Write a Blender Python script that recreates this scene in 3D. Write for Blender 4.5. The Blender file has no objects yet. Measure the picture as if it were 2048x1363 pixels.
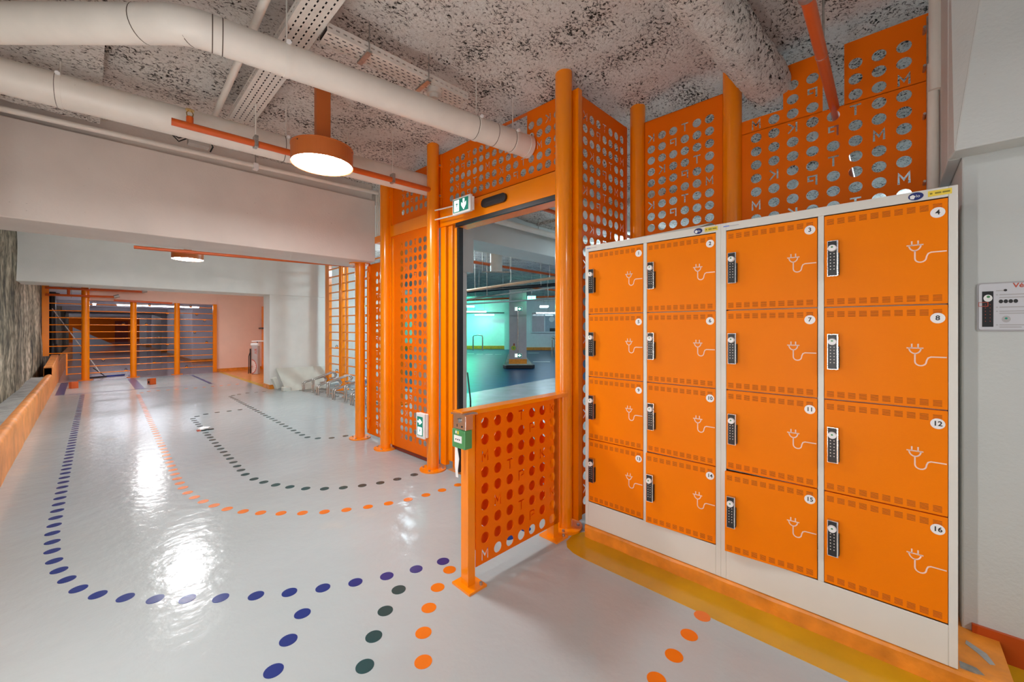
import bpy, bmesh, math, random
from mathutils import Vector, Matrix, noise, geometry
random.seed(7)
C = bpy.context.scene.collection
SC = bpy.context.scene
PI = math.pi

# ---------------------------------------------------------------- camera, world, exposure
F_PX = 800.0
CAM_Z = 1.385
YAW = math.atan((1024 - 175) / F_PX)
cam_d = bpy.data.cameras.new('camera'); cam = bpy.data.objects.new('camera', cam_d); C.objects.link(cam)
cam_d.sensor_width = 36.0; cam_d.sensor_fit = 'HORIZONTAL'; cam_d.lens = F_PX * 36.0 / 2048.0
cam_d.shift_y = -(681.5 - 657.0) / 2048.0
cam_d.clip_start = 0.02; cam_d.clip_end = 300
cam.location = (0, 0, CAM_Z); cam.rotation_euler = (PI / 2, 0, -YAW)
SC.camera = cam
w = bpy.data.worlds.new('world'); SC.world = w; w.use_nodes = True
w.node_tree.nodes['Background'].inputs[0].default_value = (0.86, 0.88, 0.93, 1)
w.node_tree.nodes['Background'].inputs[1].default_value = 0.15
SC.view_settings.view_transform = 'Standard'; SC.view_settings.look = 'None'
SC.view_settings.gamma = 1.0; SC.view_settings.use_curve_mapping = False
SC.view_settings.exposure = 1.25
SC.cycles.max_bounces = 14; SC.cycles.diffuse_bounces = 9; SC.cycles.glossy_bounces = 5
LAMP_E = 52.0      # radiance of the round lamps
TUBE_E = 60.0      # radiance of the fill strips added in the car park
FWD = Vector((math.sin(YAW), math.cos(YAW), 0)); RGT = Vector((math.cos(YAW), -math.sin(YAW), 0))

# ---------------------------------------------------------------- materials
MATS = {}
def mat(name, col, rough=0.5, metal=0.0, var=0.06, vscale=6.0, bump=0.0, bscale=40.0, emit=None, estr=0.0,
        rvar=0.0, alpha=1.0, trans=0.0, spots=None, coat=0.0, spec=0.5):
    if name in MATS: return MATS[name]
    m = bpy.data.materials.new(name); m.use_nodes = True
    nt = m.node_tree; b = nt.nodes['Principled BSDF']; N = nt.nodes.new; L = nt.links.new
    b.inputs['Roughness'].default_value = rough; b.inputs['Metallic'].default_value = metal
    b.inputs['Coat Weight'].default_value = coat; b.inputs['Coat Roughness'].default_value = 0.08
    b.inputs['Specular IOR Level'].default_value = spec
    if trans: b.inputs['Transmission Weight'].default_value = trans
    if alpha < 1: b.inputs['Alpha'].default_value = alpha
    tc = N('ShaderNodeTexCoord')
    geo = N('ShaderNodeNewGeometry')
    n = N('ShaderNodeTexNoise'); n.inputs['Scale'].default_value = vscale; n.inputs['Detail'].default_value = 5
    L(geo.outputs['Position'], n.inputs['Vector'])
    r = N('ShaderNodeValToRGB')
    r.color_ramp.elements[0].position = 0.3; r.color_ramp.elements[1].position = 0.7
    lo = [max(0, c * (1 - var)) for c in col]; hi = [min(1, c * (1 + var)) for c in col]
    r.color_ramp.elements[0].color = (*lo, 1); r.color_ramp.elements[1].color = (*hi, 1)
    L(n.outputs['Fac'], r.inputs['Fac'])
    out = r.outputs['Color']
    if spots:   # (scale, threshold, softness, colour)
        for sc_, th, so, sc_col in spots:
            n2 = N('ShaderNodeTexNoise'); n2.inputs['Scale'].default_value = sc_; n2.inputs['Detail'].default_value = 6
            n2.inputs['Roughness'].default_value = 0.6
            L(geo.outputs['Position'], n2.inputs['Vector'])
            rr = N('ShaderNodeValToRGB'); rr.color_ramp.elements[0].position = th; rr.color_ramp.elements[1].position = th + so
            rr.color_ramp.elements[0].color = (0, 0, 0, 1); rr.color_ramp.elements[1].color = (1, 1, 1, 1)
            L(n2.outputs['Fac'], rr.inputs['Fac'])
            mx = N('ShaderNodeMix'); mx.data_type = 'RGBA'
            L(rr.outputs['Color'], mx.inputs[0]); L(out, mx.inputs[6]); mx.inputs[7].default_value = (*sc_col, 1)
            out = mx.outputs[2]
    L(out, b.inputs['Base Color'])
    if rvar:
        mr = N('ShaderNodeMapRange'); mr.inputs[3].default_value = max(0, rough - rvar); mr.inputs[4].default_value = rough + rvar
        L(n.outputs['Fac'], mr.inputs[0]); L(mr.outputs[0], b.inputs['Roughness'])
    if bump:
        n3 = N('ShaderNodeTexNoise'); n3.inputs['Scale'].default_value = bscale; n3.inputs['Detail'].default_value = 4
        L(geo.outputs['Position'], n3.inputs['Vector'])
        bp = N('ShaderNodeBump'); bp.inputs['Strength'].default_value = 1.0; bp.inputs['Distance'].default_value = bump
        L(n3.outputs['Fac'], bp.inputs['Height']); L(bp.outputs[0], b.inputs['Normal'])
    if emit:
        b.inputs['Emission Color'].default_value = (*emit, 1); b.inputs['Emission Strength'].default_value = estr
    MATS[name] = m
    return m

ORANGE = (0.92, 0.25, 0.0)
M_or = mat('orange_gloss_paint', ORANGE, 0.22, var=0.03, vscale=3, coat=0.35)
M_sheet = mat('orange_sheet_paint', (0.84, 0.155, 0.0), 0.40, var=0.03, vscale=3, spec=0.15)
M_door = mat('orange_door_paint', (0.90, 0.212, 0.0), 0.40, var=0.02, vscale=5, bump=0.0003, bscale=300, spec=0.12)
M_lampo = mat('orange_lamp_paint', (0.52, 0.13, 0.022), 0.4, var=0.03)
M_pipeo = mat('red_orange_pipe_paint', (0.62, 0.10, 0.01), 0.3, var=0.05, vscale=9)
M_ofloor = mat('orange_floor_paint', (0.55, 0.29, 0.006), 0.2, var=0.12, vscale=4, bump=0.0015, bscale=12)
M_ofl2 = mat('terracotta_floor_paint', (0.70, 0.25, 0.04), 0.25, var=0.12, vscale=5, bump=0.001, bscale=12)
M_yel = mat('yellow_floor_paint', (0.52, 0.30, 0.01), 0.25, var=0.15, vscale=7, bump=0.001, bscale=15)
M_kerb = mat('orange_kerb_paint', (0.72, 0.24, 0.02), 0.35, var=0.22, vscale=9, bump=0.006, bscale=14)
M_kerbl = mat('pale_orange_kerb_paint', (0.80, 0.30, 0.08), 0.5, var=0.2, vscale=5, bump=0.006, bscale=14,
              spots=[(3, 0.62, 0.1, (0.72, 0.55, 0.4))])
M_floor = mat('white_epoxy', (0.395, 0.435, 0.44), 0.17, var=0.03, vscale=1.2, bump=0.0040, bscale=10, rvar=0.05,
              spots=[(1.1, 0.62, 0.25, (0.55, 0.49, 0.41)), (38, 0.73, 0.03, (0.4, 0.37, 0.33))])
M_floor2 = mat('mauve_floor_coating', (0.46, 0.34, 0.35), 0.14, var=0.1, vscale=2, bump=0.002, bscale=4)
M_asph = mat('dark_wet_look_floor', (0.004, 0.05, 0.13), 0.34, spec=0.25, var=0.25, vscale=3, bump=0.003, bscale=5)
M_conc = mat('smooth_grey_floor', (0.30, 0.31, 0.33), 0.25, var=0.15, vscale=3, bump=0.001, bscale=20)
M_raw = mat('bare_grey_concrete', (0.33, 0.32, 0.30), 0.8, var=0.3, vscale=5, bump=0.006, bscale=30,
            spots=[(4, 0.6, 0.1, (0.20, 0.19, 0.17))])
M_beam = mat('painted_concrete', (0.70, 0.635, 0.58), 0.6, var=0.05, vscale=3, bump=0.0015, bscale=60,
             spots=[(34, 0.72, 0.02, (0.30, 0.26, 0.22))])
M_beam2 = mat('painted_concrete_grey', (0.76, 0.75, 0.70), 0.6, var=0.04, vscale=3, bump=0.001, bscale=60)
M_wallw = mat('white_wall_paint', (0.58, 0.60, 0.58), 0.55, var=0.03, vscale=3, bump=0.0012, bscale=70,
              spots=[(45, 0.73, 0.02, (0.5, 0.48, 0.44))])
M_peach = mat('peach_wall', (0.86, 0.62, 0.50), 0.6, var=0.03, vscale=3)
M_lilac = mat('lilac_white_wall', (0.66, 0.66, 0.74), 0.5, var=0.03)
M_farw = mat('far_white_wall', (0.70, 0.74, 0.77), 0.5, var=0.03)
M_pipe = mat('cream_pipe_paint', (0.76, 0.71, 0.64), 0.42, var=0.05, vscale=7, spots=[(30, 0.72, 0.03, (0.5, 0.42, 0.34))])
M_seam = mat('brown_seam', (0.10, 0.07, 0.05), 0.8)
M_white = mat('white_steel_paint', (0.70, 0.68, 0.62), 0.35, var=0.02)
M_whp = mat('white_plastic', (0.85, 0.84, 0.83), 0.35, var=0.01)
M_black = mat('black_plastic', (0.012, 0.012, 0.013), 0.35, var=0.1)
M_slot = mat('dark_slot', (0.22, 0.035, 0.002), 0.8, var=0.05)
M_gap = mat('black_gap', (0.006, 0.005, 0.005), 0.9)
M_chrome = mat('brushed_steel', (0.62, 0.60, 0.58), 0.25, metal=1.0, var=0.05, vscale=30)
M_zinc = mat('zinc_bracket', (0.45, 0.43, 0.40), 0.4, metal=0.9, var=0.2, vscale=40)
M_brass = mat('brass', (0.5, 0.33, 0.12), 0.35, metal=1.0)
M_ink = mat('black_ink', (0.02, 0.02, 0.02), 0.5)
M_keys = mat('keypad_print', (0.75, 0.68, 0.62), 0.5)
M_plug = mat('pale_pink_print', (0.88, 0.62, 0.50), 0.5)
M_green = mat('green_plastic', (0.07, 0.28, 0.10), 0.3, var=0.1)
M_sgreen = mat('sign_green', (0.0, 0.16, 0.11), 0.4, emit=(0.0, 0.35, 0.22), estr=0.12)
M_swhite = mat('sign_white', (0.9, 0.95, 0.95), 0.4, emit=(0.9, 1, 1), estr=1.1)
M_blue = mat('blue_dot_paint', (0.006, 0.022, 0.17), 0.25, var=0.05)
M_teal = mat('green_dot_paint', (0.003, 0.05, 0.055), 0.25, var=0.05)
M_odot = mat('orange_dot_paint', (0.72, 0.16, 0.006), 0.25, var=0.05)
M_line = mat('blue_line_paint', (0.05, 0.06, 0.17), 0.3, var=0.15)
M_ywl = mat('yellow_sticker', (0.80, 0.60, 0.06), 0.5)
M_navy = mat('navy_print', (0.01, 0.02, 0.14), 0.4)
M_bluep = mat('pale_blue_print', (0.15, 0.22, 0.60), 0.5)
M_greyp = mat('grey_print', (0.45, 0.43, 0.43), 0.5)
M_redp = mat('red_print', (0.55, 0.08, 0.04), 0.5)
M_plate = mat('light_grey_plate', (0.62, 0.62, 0.65), 0.35, var=0.02)
M_plate2 = mat('grey_plate_edge', (0.42, 0.41, 0.42), 0.4)
M_foam = mat('cream_foam_board', (0.62, 0.62, 0.55), 0.6, var=0.06, vscale=4)
M_dkred = mat('dark_red_door', (0.28, 0.03, 0.01), 0.4)
M_tray = mat('pale_tray_paint', (0.70, 0.65, 0.59), 0.45, var=0.05, vscale=20)
M_glass = mat('office_glass', (0.35, 0.42, 0.5), 0.06, spec=0.9)
M_lamp = mat('lamp_diffuser', (0.9, 0.9, 0.9), 0.5, emit=(0.985, 0.985, 1.0), estr=LAMP_E)
M_tube = mat('tube_glow', (0.9, 0.9, 0.9), 0.5, emit=(0.66, 0.90, 1.0), estr=TUBE_E)
M_tube3 = mat('far_tube_glow', (0.9, 0.9, 0.9), 0.5, emit=(0.66, 0.90, 1.0), estr=9.0)
M_tube2 = mat('beam_fill_glow', (0.9, 0.9, 0.9), 0.5, emit=(0.90, 0.90, 1.0), estr=24.0)  # glow of the hidden fill strips added behind the beams
M_tube4 = mat('corridor_tube_glow_soft', (0.9, 0.9, 0.9), 0.5, emit=(0.88, 0.88, 1.0), estr=9.0)
M_fill_tube = mat('fill_tube_glow', (0.9, 0.9, 0.9), 0.5, emit=(1.0, 0.99, 0.97), estr=32.0)  # glow of the added tubes left of the frame
M_glow_g2 = mat('strong_green_glow', (0.1, 0.9, 0.5), 0.5, emit=(0.02, 1.0, 0.50), estr=30)
M_glow_g = mat('green_lamp_glow', (0.1, 0.9, 0.5), 0.5, emit=(0.10, 1.0, 0.60), estr=4)

def flock_mat():
    m = bpy.data.materials.new('flocked_plaster'); m.use_nodes = True
    nt = m.node_tree; b = nt.nodes['Principled BSDF']; N = nt.nodes.new; L = nt.links.new
    b.inputs['Roughness'].default_value = 0.95; b.inputs['Specular IOR Level'].default_value = 0.05
    geo = N('ShaderNodeNewGeometry')
    mp = N('ShaderNodeMapping'); mp.inputs['Scale'].default_value = (1.0, 1.25, 1.0)
    L(geo.outputs['Position'], mp.inputs['Vector'])
    fine = N('ShaderNodeTexNoise'); fine.inputs['Scale'].default_value = 46; fine.inputs['Detail'].default_value = 6; fine.inputs['Roughness'].default_value = 0.72
    fine.inputs['Distortion'].default_value = 0.6
    big = N('ShaderNodeTexNoise'); big.inputs['Scale'].default_value = 3.2; big.inputs['Detail'].default_value = 4
    L(mp.outputs[0], fine.inputs['Vector']); L(mp.outputs[0], big.inputs['Vector'])
    ad = N('ShaderNodeMath'); ad.operation = 'MULTIPLY_ADD'; ad.inputs[1].default_value = 0.34; L(big.outputs['Fac'], ad.inputs[0]); L(fine.outputs['Fac'], ad.inputs[2])
    r = N('ShaderNodeValToRGB'); e = r.color_ramp.elements
    e[0].position = 0.553; e[0].color = (0.040, 0.036, 0.032, 1)
    e[1].position = 0.632; e[1].color = (0.90, 0.85, 0.79, 1)
    k = e.new(0.592); k.color = (0.42, 0.38, 0.34, 1)
    k = e.new(0.80); k.color = (0.97, 0.94, 0.89, 1)
    L(ad.outputs[0], r.inputs['Fac']); L(r.outputs['Color'], b.inputs['Base Color'])
    bp = N('ShaderNodeBump'); bp.inputs['Distance'].default_value = 0.022; bp.inputs['Strength'].default_value = 1.0
    L(fine.outputs['Fac'], bp.inputs['Height']); L(bp.outputs[0], b.inputs['Normal'])
    return m
M_flock = flock_mat()

def rough_wall_mat():
    m = bpy.data.materials.new('stained_board_marked_concrete'); m.use_nodes = True
    nt = m.node_tree; b = nt.nodes['Principled BSDF']; N = nt.nodes.new; L = nt.links.new
    b.inputs['Roughness'].default_value = 0.85
    geo = N('ShaderNodeNewGeometry')
    mp = N('ShaderNodeMapping'); mp.inputs['Scale'].default_value = (2, 1.3, 0.45); L(geo.outputs['Position'], mp.inputs['Vector'])
    a = N('ShaderNodeTexNoise'); a.inputs['Scale'].default_value = 1.7; a.inputs['Detail'].default_value = 8; a.inputs['Roughness'].default_value = 0.65
    L(mp.outputs[0], a.inputs['Vector'])
    c = N('ShaderNodeTexNoise'); c.inputs['Scale'].default_value = 9; c.inputs['Detail'].default_value = 6; L(geo.outputs['Position'], c.inputs['Vector'])
    r = N('ShaderNodeValToRGB'); e = r.color_ramp.elements
    e[0].position = 0.36; e[0].color = (0.035, 0.035, 0.028, 1); e[1].position = 0.645; e[1].color = (0.62, 0.52, 0.40, 1)
    k = e.new(0.46); k.color = (0.22, 0.19, 0.13, 1); k = e.new(0.55); k.color = (0.42, 0.36, 0.26, 1)
    L(a.outputs['Fac'], r.inputs['Fac'])
    r2 = N('ShaderNodeValToRGB'); r2.color_ramp.elements[0].position = 0.40; r2.color_ramp.elements[0].color = (0.25, 0.24, 0.20, 1)
    r2.color_ramp.elements[1].position = 0.56; r2.color_ramp.elements[1].color = (1, 1, 1, 1)
    L(c.outputs['Fac'], r2.inputs['Fac'])
    mx = N('ShaderNodeMix'); mx.data_type = 'RGBA'; mx.blend_type = 'MULTIPLY'; mx.inputs[0].default_value = 0.8
    L(r.outputs[0], mx.inputs[6]); L(r2.outputs[0], mx.inputs[7]); L(mx.outputs[2], b.inputs['Base Color'])
    bp = N('ShaderNodeBump'); bp.inputs['Distance'].default_value = 0.02; L(a.outputs['Fac'], bp.inputs['Height']); L(bp.outputs[0], b.inputs['Normal'])
    return m
M_rough = rough_wall_mat()

# ---------------------------------------------------------------- mesh helpers
WL = {}   # world location of things
def thing(name, label, cat, loc=(0, 0, 0), group=None):
    o = bpy.data.objects.new(name, None); C.objects.link(o); o.location = loc; o.empty_display_size = 0.1
    o['label'] = label; o['category'] = cat
    if group: o['group'] = group
    WL[o] = Vector(loc)
    return o

class MB:
    def __init__(s): s.v = []; s.f = []; s.m = []; s.mats = []; s.sm = []
    def mi(s, m):
        if m not in s.mats: s.mats.append(m)
        return s.mats.index(m)
    def add(s, vs, fs, m, T=None, smooth=False):
        o = len(s.v); i = s.mi(m)
        s.v += [tuple(T @ Vector(p)) if T else tuple(p) for p in vs]
        for f in fs: s.f.append([o + k for k in f]); s.m.append(i); s.sm.append(smooth)
        return s
    def box(s, a, b, m, T=None):
        x0, y0, z0 = [min(a[i], b[i]) for i in range(3)]; x1, y1, z1 = [max(a[i], b[i]) for i in range(3)]
        v = [(x0, y0, z0), (x1, y0, z0), (x1, y1, z0), (x0, y1, z0), (x0, y0, z1), (x1, y0, z1), (x1, y1, z1), (x0, y1, z1)]
        return s.add(v, [(3, 2, 1, 0), (4, 5, 6, 7), (0, 1, 5, 4), (1, 2, 6, 5), (2, 3, 7, 6), (3, 0, 4, 7)], m, T)
    def rbox(s, a, b, r, m, T=None, seg=3):   # box with rounded vertical-to-z edges in its own xz face (rounded rectangle along y)
        x0, y0, z0 = [min(a[i], b[i]) for i in range(3)]; x1, y1, z1 = [max(a[i], b[i]) for i in range(3)]
        pts = []
        for cx, cz, st in ((x1 - r, z1 - r, 0), (x0 + r, z1 - r, 90), (x0 + r, z0 + r, 180), (x1 - r, z0 + r, 270)):
            for k in range(seg + 1):
                t = math.radians(st + 90 * k / seg); pts.append((cx + r * math.cos(t), cz + r * math.sin(t)))
        n = len(pts); v = [(x, y0, z) for x, z in pts] + [(x, y1, z) for x, z in pts]
        f = [tuple(range(n)), tuple(range(2 * n - 1, n - 1, -1))] + [(i, n + i, n + (i + 1) % n, (i + 1) % n) for i in range(n)]
        return s.add(v, f, m, T)
    def prism(s, poly, z0, z1, m, T=None):
        n = len(poly); v = [(x, y, z0) for x, y in poly] + [(x, y, z1) for x, y in poly]
        f = [tuple(range(n - 1, -1, -1)), tuple(range(n, 2 * n))] + [(i, (i + 1) % n, n + (i + 1) % n, n + i) for i in range(n)]
        return s.add(v, f, m, T)
    def cyl(s, p, q, r, m, n=20, r2=None, cap=True, T=None):
        p = Vector(p); q = Vector(q); d = (q - p).normalized(); r2 = r if r2 is None else r2
        u = d.orthogonal().normalized(); w_ = d.cross(u)
        v = []
        for c, rr in ((p, r), (q, r2)):
            for k in range(n):
                t = 2 * PI * k / n; v.append(c + u * (rr * math.cos(t)) + w_ * (rr * math.sin(t)))
        s.add(v, [(k, (k + 1) % n, n + (k + 1) % n, n + k) for k in range(n)], m, T, smooth=True)
        if cap: s.add(v, [tuple(range(n - 1, -1, -1)), tuple(range(n, 2 * n))], m, T)
        return s
    def tube(s, pts, r, m, n=12, T=None, cap=True):
        P = [Vector(p) for p in pts]; rings = []
        up = None
        for i, p in enumerate(P):
            d = ((P[min(i + 1, len(P) - 1)] - p).normalized() + (p - P[max(i - 1, 0)]).normalized())
            if d.length < 1e-6: d = P[min(i + 1, len(P) - 1)] - P[max(i - 1, 0)]
            d.normalize()
            if up is None: up = d.orthogonal().normalized()
            up = (up - d * up.dot(d))
            if up.length < 1e-5: up = d.orthogonal()
            up.normalize(); wv = d.cross(up)
            rings.append([p + up * (r * math.cos(2 * PI * k / n)) + wv * (r * math.sin(2 * PI * k / n)) for k in range(n)])
        v = [x for ri in rings for x in ri]
        f = [(i * n + k, i * n + (k + 1) % n, (i + 1) * n + (k + 1) % n, (i + 1) * n + k) for i in range(len(P) - 1) for k in range(n)]
        s.add(v, f, m, T, smooth=True)
        if cap: s.add(v, [tuple(range(n - 1, -1, -1)), tuple(range(len(v) - n, len(v)))], m, T)
        return s
    def disc(s, c, r, m, n=24, T=None, ax='z', rx=None):
        rx = rx or r; v = []
        for k in range(n):
            t = 2 * PI * k / n; a, b_ = rx * math.cos(t), r * math.sin(t)
            v.append((c[0] + a, c[1] + b_, c[2]) if ax == 'z' else (c[0] + a, c[1], c[2] + b_))
        return s.add(v, [tuple(range(n))], m, T)
    def quad(s, pts, m, T=None): return s.add(pts, [tuple(range(len(pts)))], m, T)
    def build(s, name, parent=None, bevel=0.0, loc=None, rot=None, label=None, kind=None):
        me = bpy.data.meshes.new(name); o = bpy.data.objects.new(name, me); C.objects.link(o)
        off = Vector((0, 0, 0))
        if parent is not None:
            o.parent = parent; off = WL.get(parent, Vector((0, 0, 0)))
        if loc is not None:
            o.location = loc; off = Vector((0, 0, 0))
        if rot is not None: o.rotation_euler = rot
        WL[o] = off
        me.from_pydata([(x - off.x, y - off.y, z - off.z) for x, y, z in s.v], [], s.f)
        for mm in s.mats: me.materials.append(mm)
        me.polygons.foreach_set('material_index', s.m); me.polygons.foreach_set('use_smooth', s.sm)
        me.update()
        if bevel:
            b = o.modifiers.new('bevel', 'BEVEL'); b.width = bevel; b.segments = 2; b.limit_method = 'ANGLE'
        if label: o['label'] = label
        if kind: o['kind'] = kind
        return o

def struct(name, mb, bevel=0): return mb.build(name, kind='structure', bevel=bevel)
def tagit(o, label, cat, group=None):
    o['label'] = label; o['category'] = cat
    if group: o['group'] = group
    return o
def frame_T(o, ex, ey, ez=None):
    ex = Vector(ex); ey = Vector(ey); ez = Vector(ez) if ez else ex.cross(ey)
    return Matrix(((ex.x, ey.x, ez.x, o[0]), (ex.y, ey.y, ez.y, o[1]), (ex.z, ey.z, ez.z, o[2]), (0, 0, 0, 1)))

_tc = {}
def text_geo(txt, size, bold=0.0):
    key = (txt, size, bold)
    if key in _tc: return _tc[key]
    cu = bpy.data.curves.new('t', 'FONT'); cu.body = txt; cu.size = size; cu.align_x = 'CENTER'; cu.align_y = 'CENTER'; cu.offset = bold; cu.resolution_u = 3
    ob = bpy.data.objects.new('t', cu); C.objects.link(ob)
    dg = bpy.context.evaluated_depsgraph_get(); me = bpy.data.meshes.new_from_object(ob.evaluated_get(dg))
    r = ([tuple(v.co) for v in me.vertices], [tuple(p.vertices) for p in me.polygons])
    bpy.data.objects.remove(ob); bpy.data.curves.remove(cu); bpy.data.meshes.remove(me)
    _tc[key] = r; return r

# ---- perforated sheet -------------------------------------------------------
def stroke(pts, w_):
    P = [Vector(p) for p in pts]; Lf, Rt = [], []
    for i, p in enumerate(P):
        a = (P[i] - P[i - 1]).normalized() if i > 0 else None
        b = (P[i + 1] - P[i]).normalized() if i < len(P) - 1 else None
        if a is None: n_ = Vector((-b.y, b.x)); k = 1
        elif b is None: n_ = Vector((-a.y, a.x)); k = 1
        else:
            na = Vector((-a.y, a.x)); nb = Vector((-b.y, b.x)); n_ = (na + nb).normalized(); k = min(2.2, 1 / max(0.3, n_.dot(na)))
        Lf.append(p + n_ * w_ / 2 * k); Rt.append(p - n_ * w_ / 2 * k)
    return [tuple(q) for q in Lf + Rt[::-1]]
def letter_holes(ch, s):   # polygons centred on 0, height s
    h = s / 2; a = s * 0.40; t = s * 0.16
    if ch == 'T': return [[(-a, h), (-a, h - t), (-t / 2, h - t), (-t / 2, -h), (t / 2, -h), (t / 2, h - t), (a, h - t), (a, h)]]
    if ch == 'K': return [[(-a, -h), (-a + t, -h), (-a + t, h), (-a, h)], stroke([(a * 0.95, h), (-a + t * 1.9, 0.02 * s), (a * 0.95, -h)], t)]
    if ch == 'P': return [stroke([(-a + t / 2, -h), (-a + t / 2, h - t / 2), (a - t / 2, h - t / 2), (a - t / 2, -0.02 * s), (-a + 2.0 * t, -0.02 * s)], t)]
    if ch == 'M': return [stroke([(-a + t * .4, -h), (-a + t * .4, h * .86), (0, -h * 0.25), (a - t * .4, h * .86), (a - t * .4, -h)], t)]
    n = 18; return [[(s / 2 * math.cos(2 * PI * k / n), s / 2 * math.sin(2 * PI * k / n)) for k in range(n)]]
def inside(p, poly):
    c = False; j = len(poly) - 1
    for i in range(len(poly)):
        if (poly[i][1] > p[1]) != (poly[j][1] > p[1]) and p[0] < (poly[j][0] - poly[i][0]) * (p[1] - poly[i][1]) / (poly[j][1] - poly[i][1]) + poly[i][0]: c = not c
        j = i
    return c
_cell = {}
def cell_geo(ch, px, pz, s, mir):
    key = (ch, px, pz, s, mir)
    if key in _cell: return _cell[key]
    polys = letter_holes(ch, s)
    if mir: polys = [[(-x, y) for x, y in reversed(p)] for p in polys]
    v = [(-px / 2, -pz / 2), (px / 2, -pz / 2), (px / 2, pz / 2), (-px / 2, pz / 2)]; e = [(0, 1), (1, 2), (2, 3), (3, 0)]
    for p in polys:
        o = len(v); v += p; e += [(o + i, o + (i + 1) % len(p)) for i in range(len(p))]
    r = geometry.delaunay_2d_cdt([Vector(p) for p in v], e, [], 0, 1e-6)
    vs = [tuple(q) for q in r[0]]
    tris = []
    for f in r[2]:
        c = (sum(vs[i][0] for i in f) / len(f), sum(vs[i][1] for i in f) / len(f))
        if not any(inside(c, p) for p in polys): tris.append(tuple(f))
    _cell[key] = (vs, tris, polys); return _cell[key]
TILE = {(0, 3): 'T', (0, 6): 'K', (1, 4): 'P', (2, 0): 'M', (3, 2): 'T', (3, 5): 'K', (4, 3): 'P', (5, 1): 'M'}
def perf(mb, T, x0, x1, z0, z1, cx, cz, nc, nr, px, pz, m, thick=0.003, hole=0.062, mirror=False, c_off=0, r_off=0, cuts=()):
    """sheet in the local xz plane of T (x right, z up), first hole centre (cx, cz) at upper left, nc columns, nr rows"""
    xs = [x0] + [cx - px / 2 + px * k for k in range(nc + 1)] + [x1]
    zs = [z1] + [cz + pz / 2 - pz * k for k in range(nr + 1)] + [z0]
    for i in range(len(xs) - 1):
        for j in range(len(zs) - 1):
            xa, xb, za, zb = xs[i], xs[i + 1], zs[j + 1], zs[j]
            if xb - xa < 1e-5 or zb - za < 1e-5: continue
            mx_, mz = (xa + xb) / 2, (za + zb) / 2
            if any(a < mx_ < b and c < mz < d for a, b, c, d in cuts): continue
            if 0 < i < len(xs) - 2 and 0 < j < len(zs) - 2:
                col = (i - 1 + c_off) % 7; row = (j - 1 + r_off) % 6
                ch = TILE.get((row, 6 - col if mirror else col), 'o')
                vs, tris, polys = cell_geo(ch, round(px, 5), round(pz, 5), hole, mirror)
                A = [(mx_ + a, 0, mz + b) for a, b in vs]; B = [(mx_ + a, thick, mz + b) for a, b in vs]
                n = len(A)
                mb.add(A + B, tris + [tuple(n + k for k in reversed(t)) for t in tris], m, T)
                for p in polys:
                    k = len(p); V = [(mx_ + a, 0, mz + b) for a, b in p] + [(mx_ + a, thick, mz + b) for a, b in p]
                    mb.add(V, [(q, (q + 1) % k, k + (q + 1) % k, k + q) for q in range(k)], m, T)
            else:
                V = [(xa, 0, za), (xb, 0, za), (xb, 0, zb), (xa, 0, zb), (xa, thick, za), (xb, thick, za), (xb, thick, zb), (xa, thick, zb)]
                f = [(0, 1, 2, 3), (7, 6, 5, 4)]
                if i == 0: f.append((0, 3, 7, 4))
                if i == len(xs) - 2: f.append((1, 5, 6, 2))
                if j == 0: f.append((3, 2, 6, 7))
                if j == len(zs) - 2: f.append((0, 4, 5, 1))
                mb.add(V, f, m, T)

# local frames: a sheet seen from the camera side, x runs to the image right
def T_facing_x(X, Y0): return frame_T((X, Y0, 0), (0, -1, 0), (1, 0, 0), (0, 0, 1))   # local x -> -Y, local y -> +X (away), z up
def T_facing_y(X0, Y): return frame_T((X0, Y, 0), (1, 0, 0), (0, 1, 0), (0, 0, 1))    # local x -> +X, local y -> +Y (away)
def T_between(p, q):     # local x runs p->q, y away from camera
    d = Vector((q[0] - p[0], q[1] - p[1], 0)).normalized(); return frame_T((p[0], p[1], 0), d, (-d.y, d.x, 0), (0, 0, 1))

# ================================================================ SETTING
# floor
mb = MB(); mb.box((-0.9, -4.2, -0.2), (3.26, 15.45, 0.0), M_floor); mb.box((3.26, -4.2, -0.2), (5.3, 4.95, 0.0), M_floor)
floor = struct('floor', mb)
WL[floor] = Vector((0, 0, 0))
mb = MB(); mb.box((-2.0, 15.45, -0.2), (6, 70, -0.002), M_floor2); struct('floor', mb)
mb = MB(); mb.box((3.26, 4.95, -0.2), (4.3, 10.3, -0.015), M_raw); struct('floor', mb)
mb = MB(); mb.prism([(4.3, 4.95), (5.3, 4.95), (5.3, -4.2), (9, -4.2), (9, 6.9), (5.6, 6.6), (4.3, 10.3)], -0.2, -0.006, M_conc)
struct('floor', mb)
mb = MB(); mb.prism([(4.3, 10.3), (5.6, 6.6), (9, 6.9), (9, -4.2), (45, -4.2), (45, 45), (6, 45), (6, 10.3)], -0.2, -0.01, M_asph)
struct('floor', mb)
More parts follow.
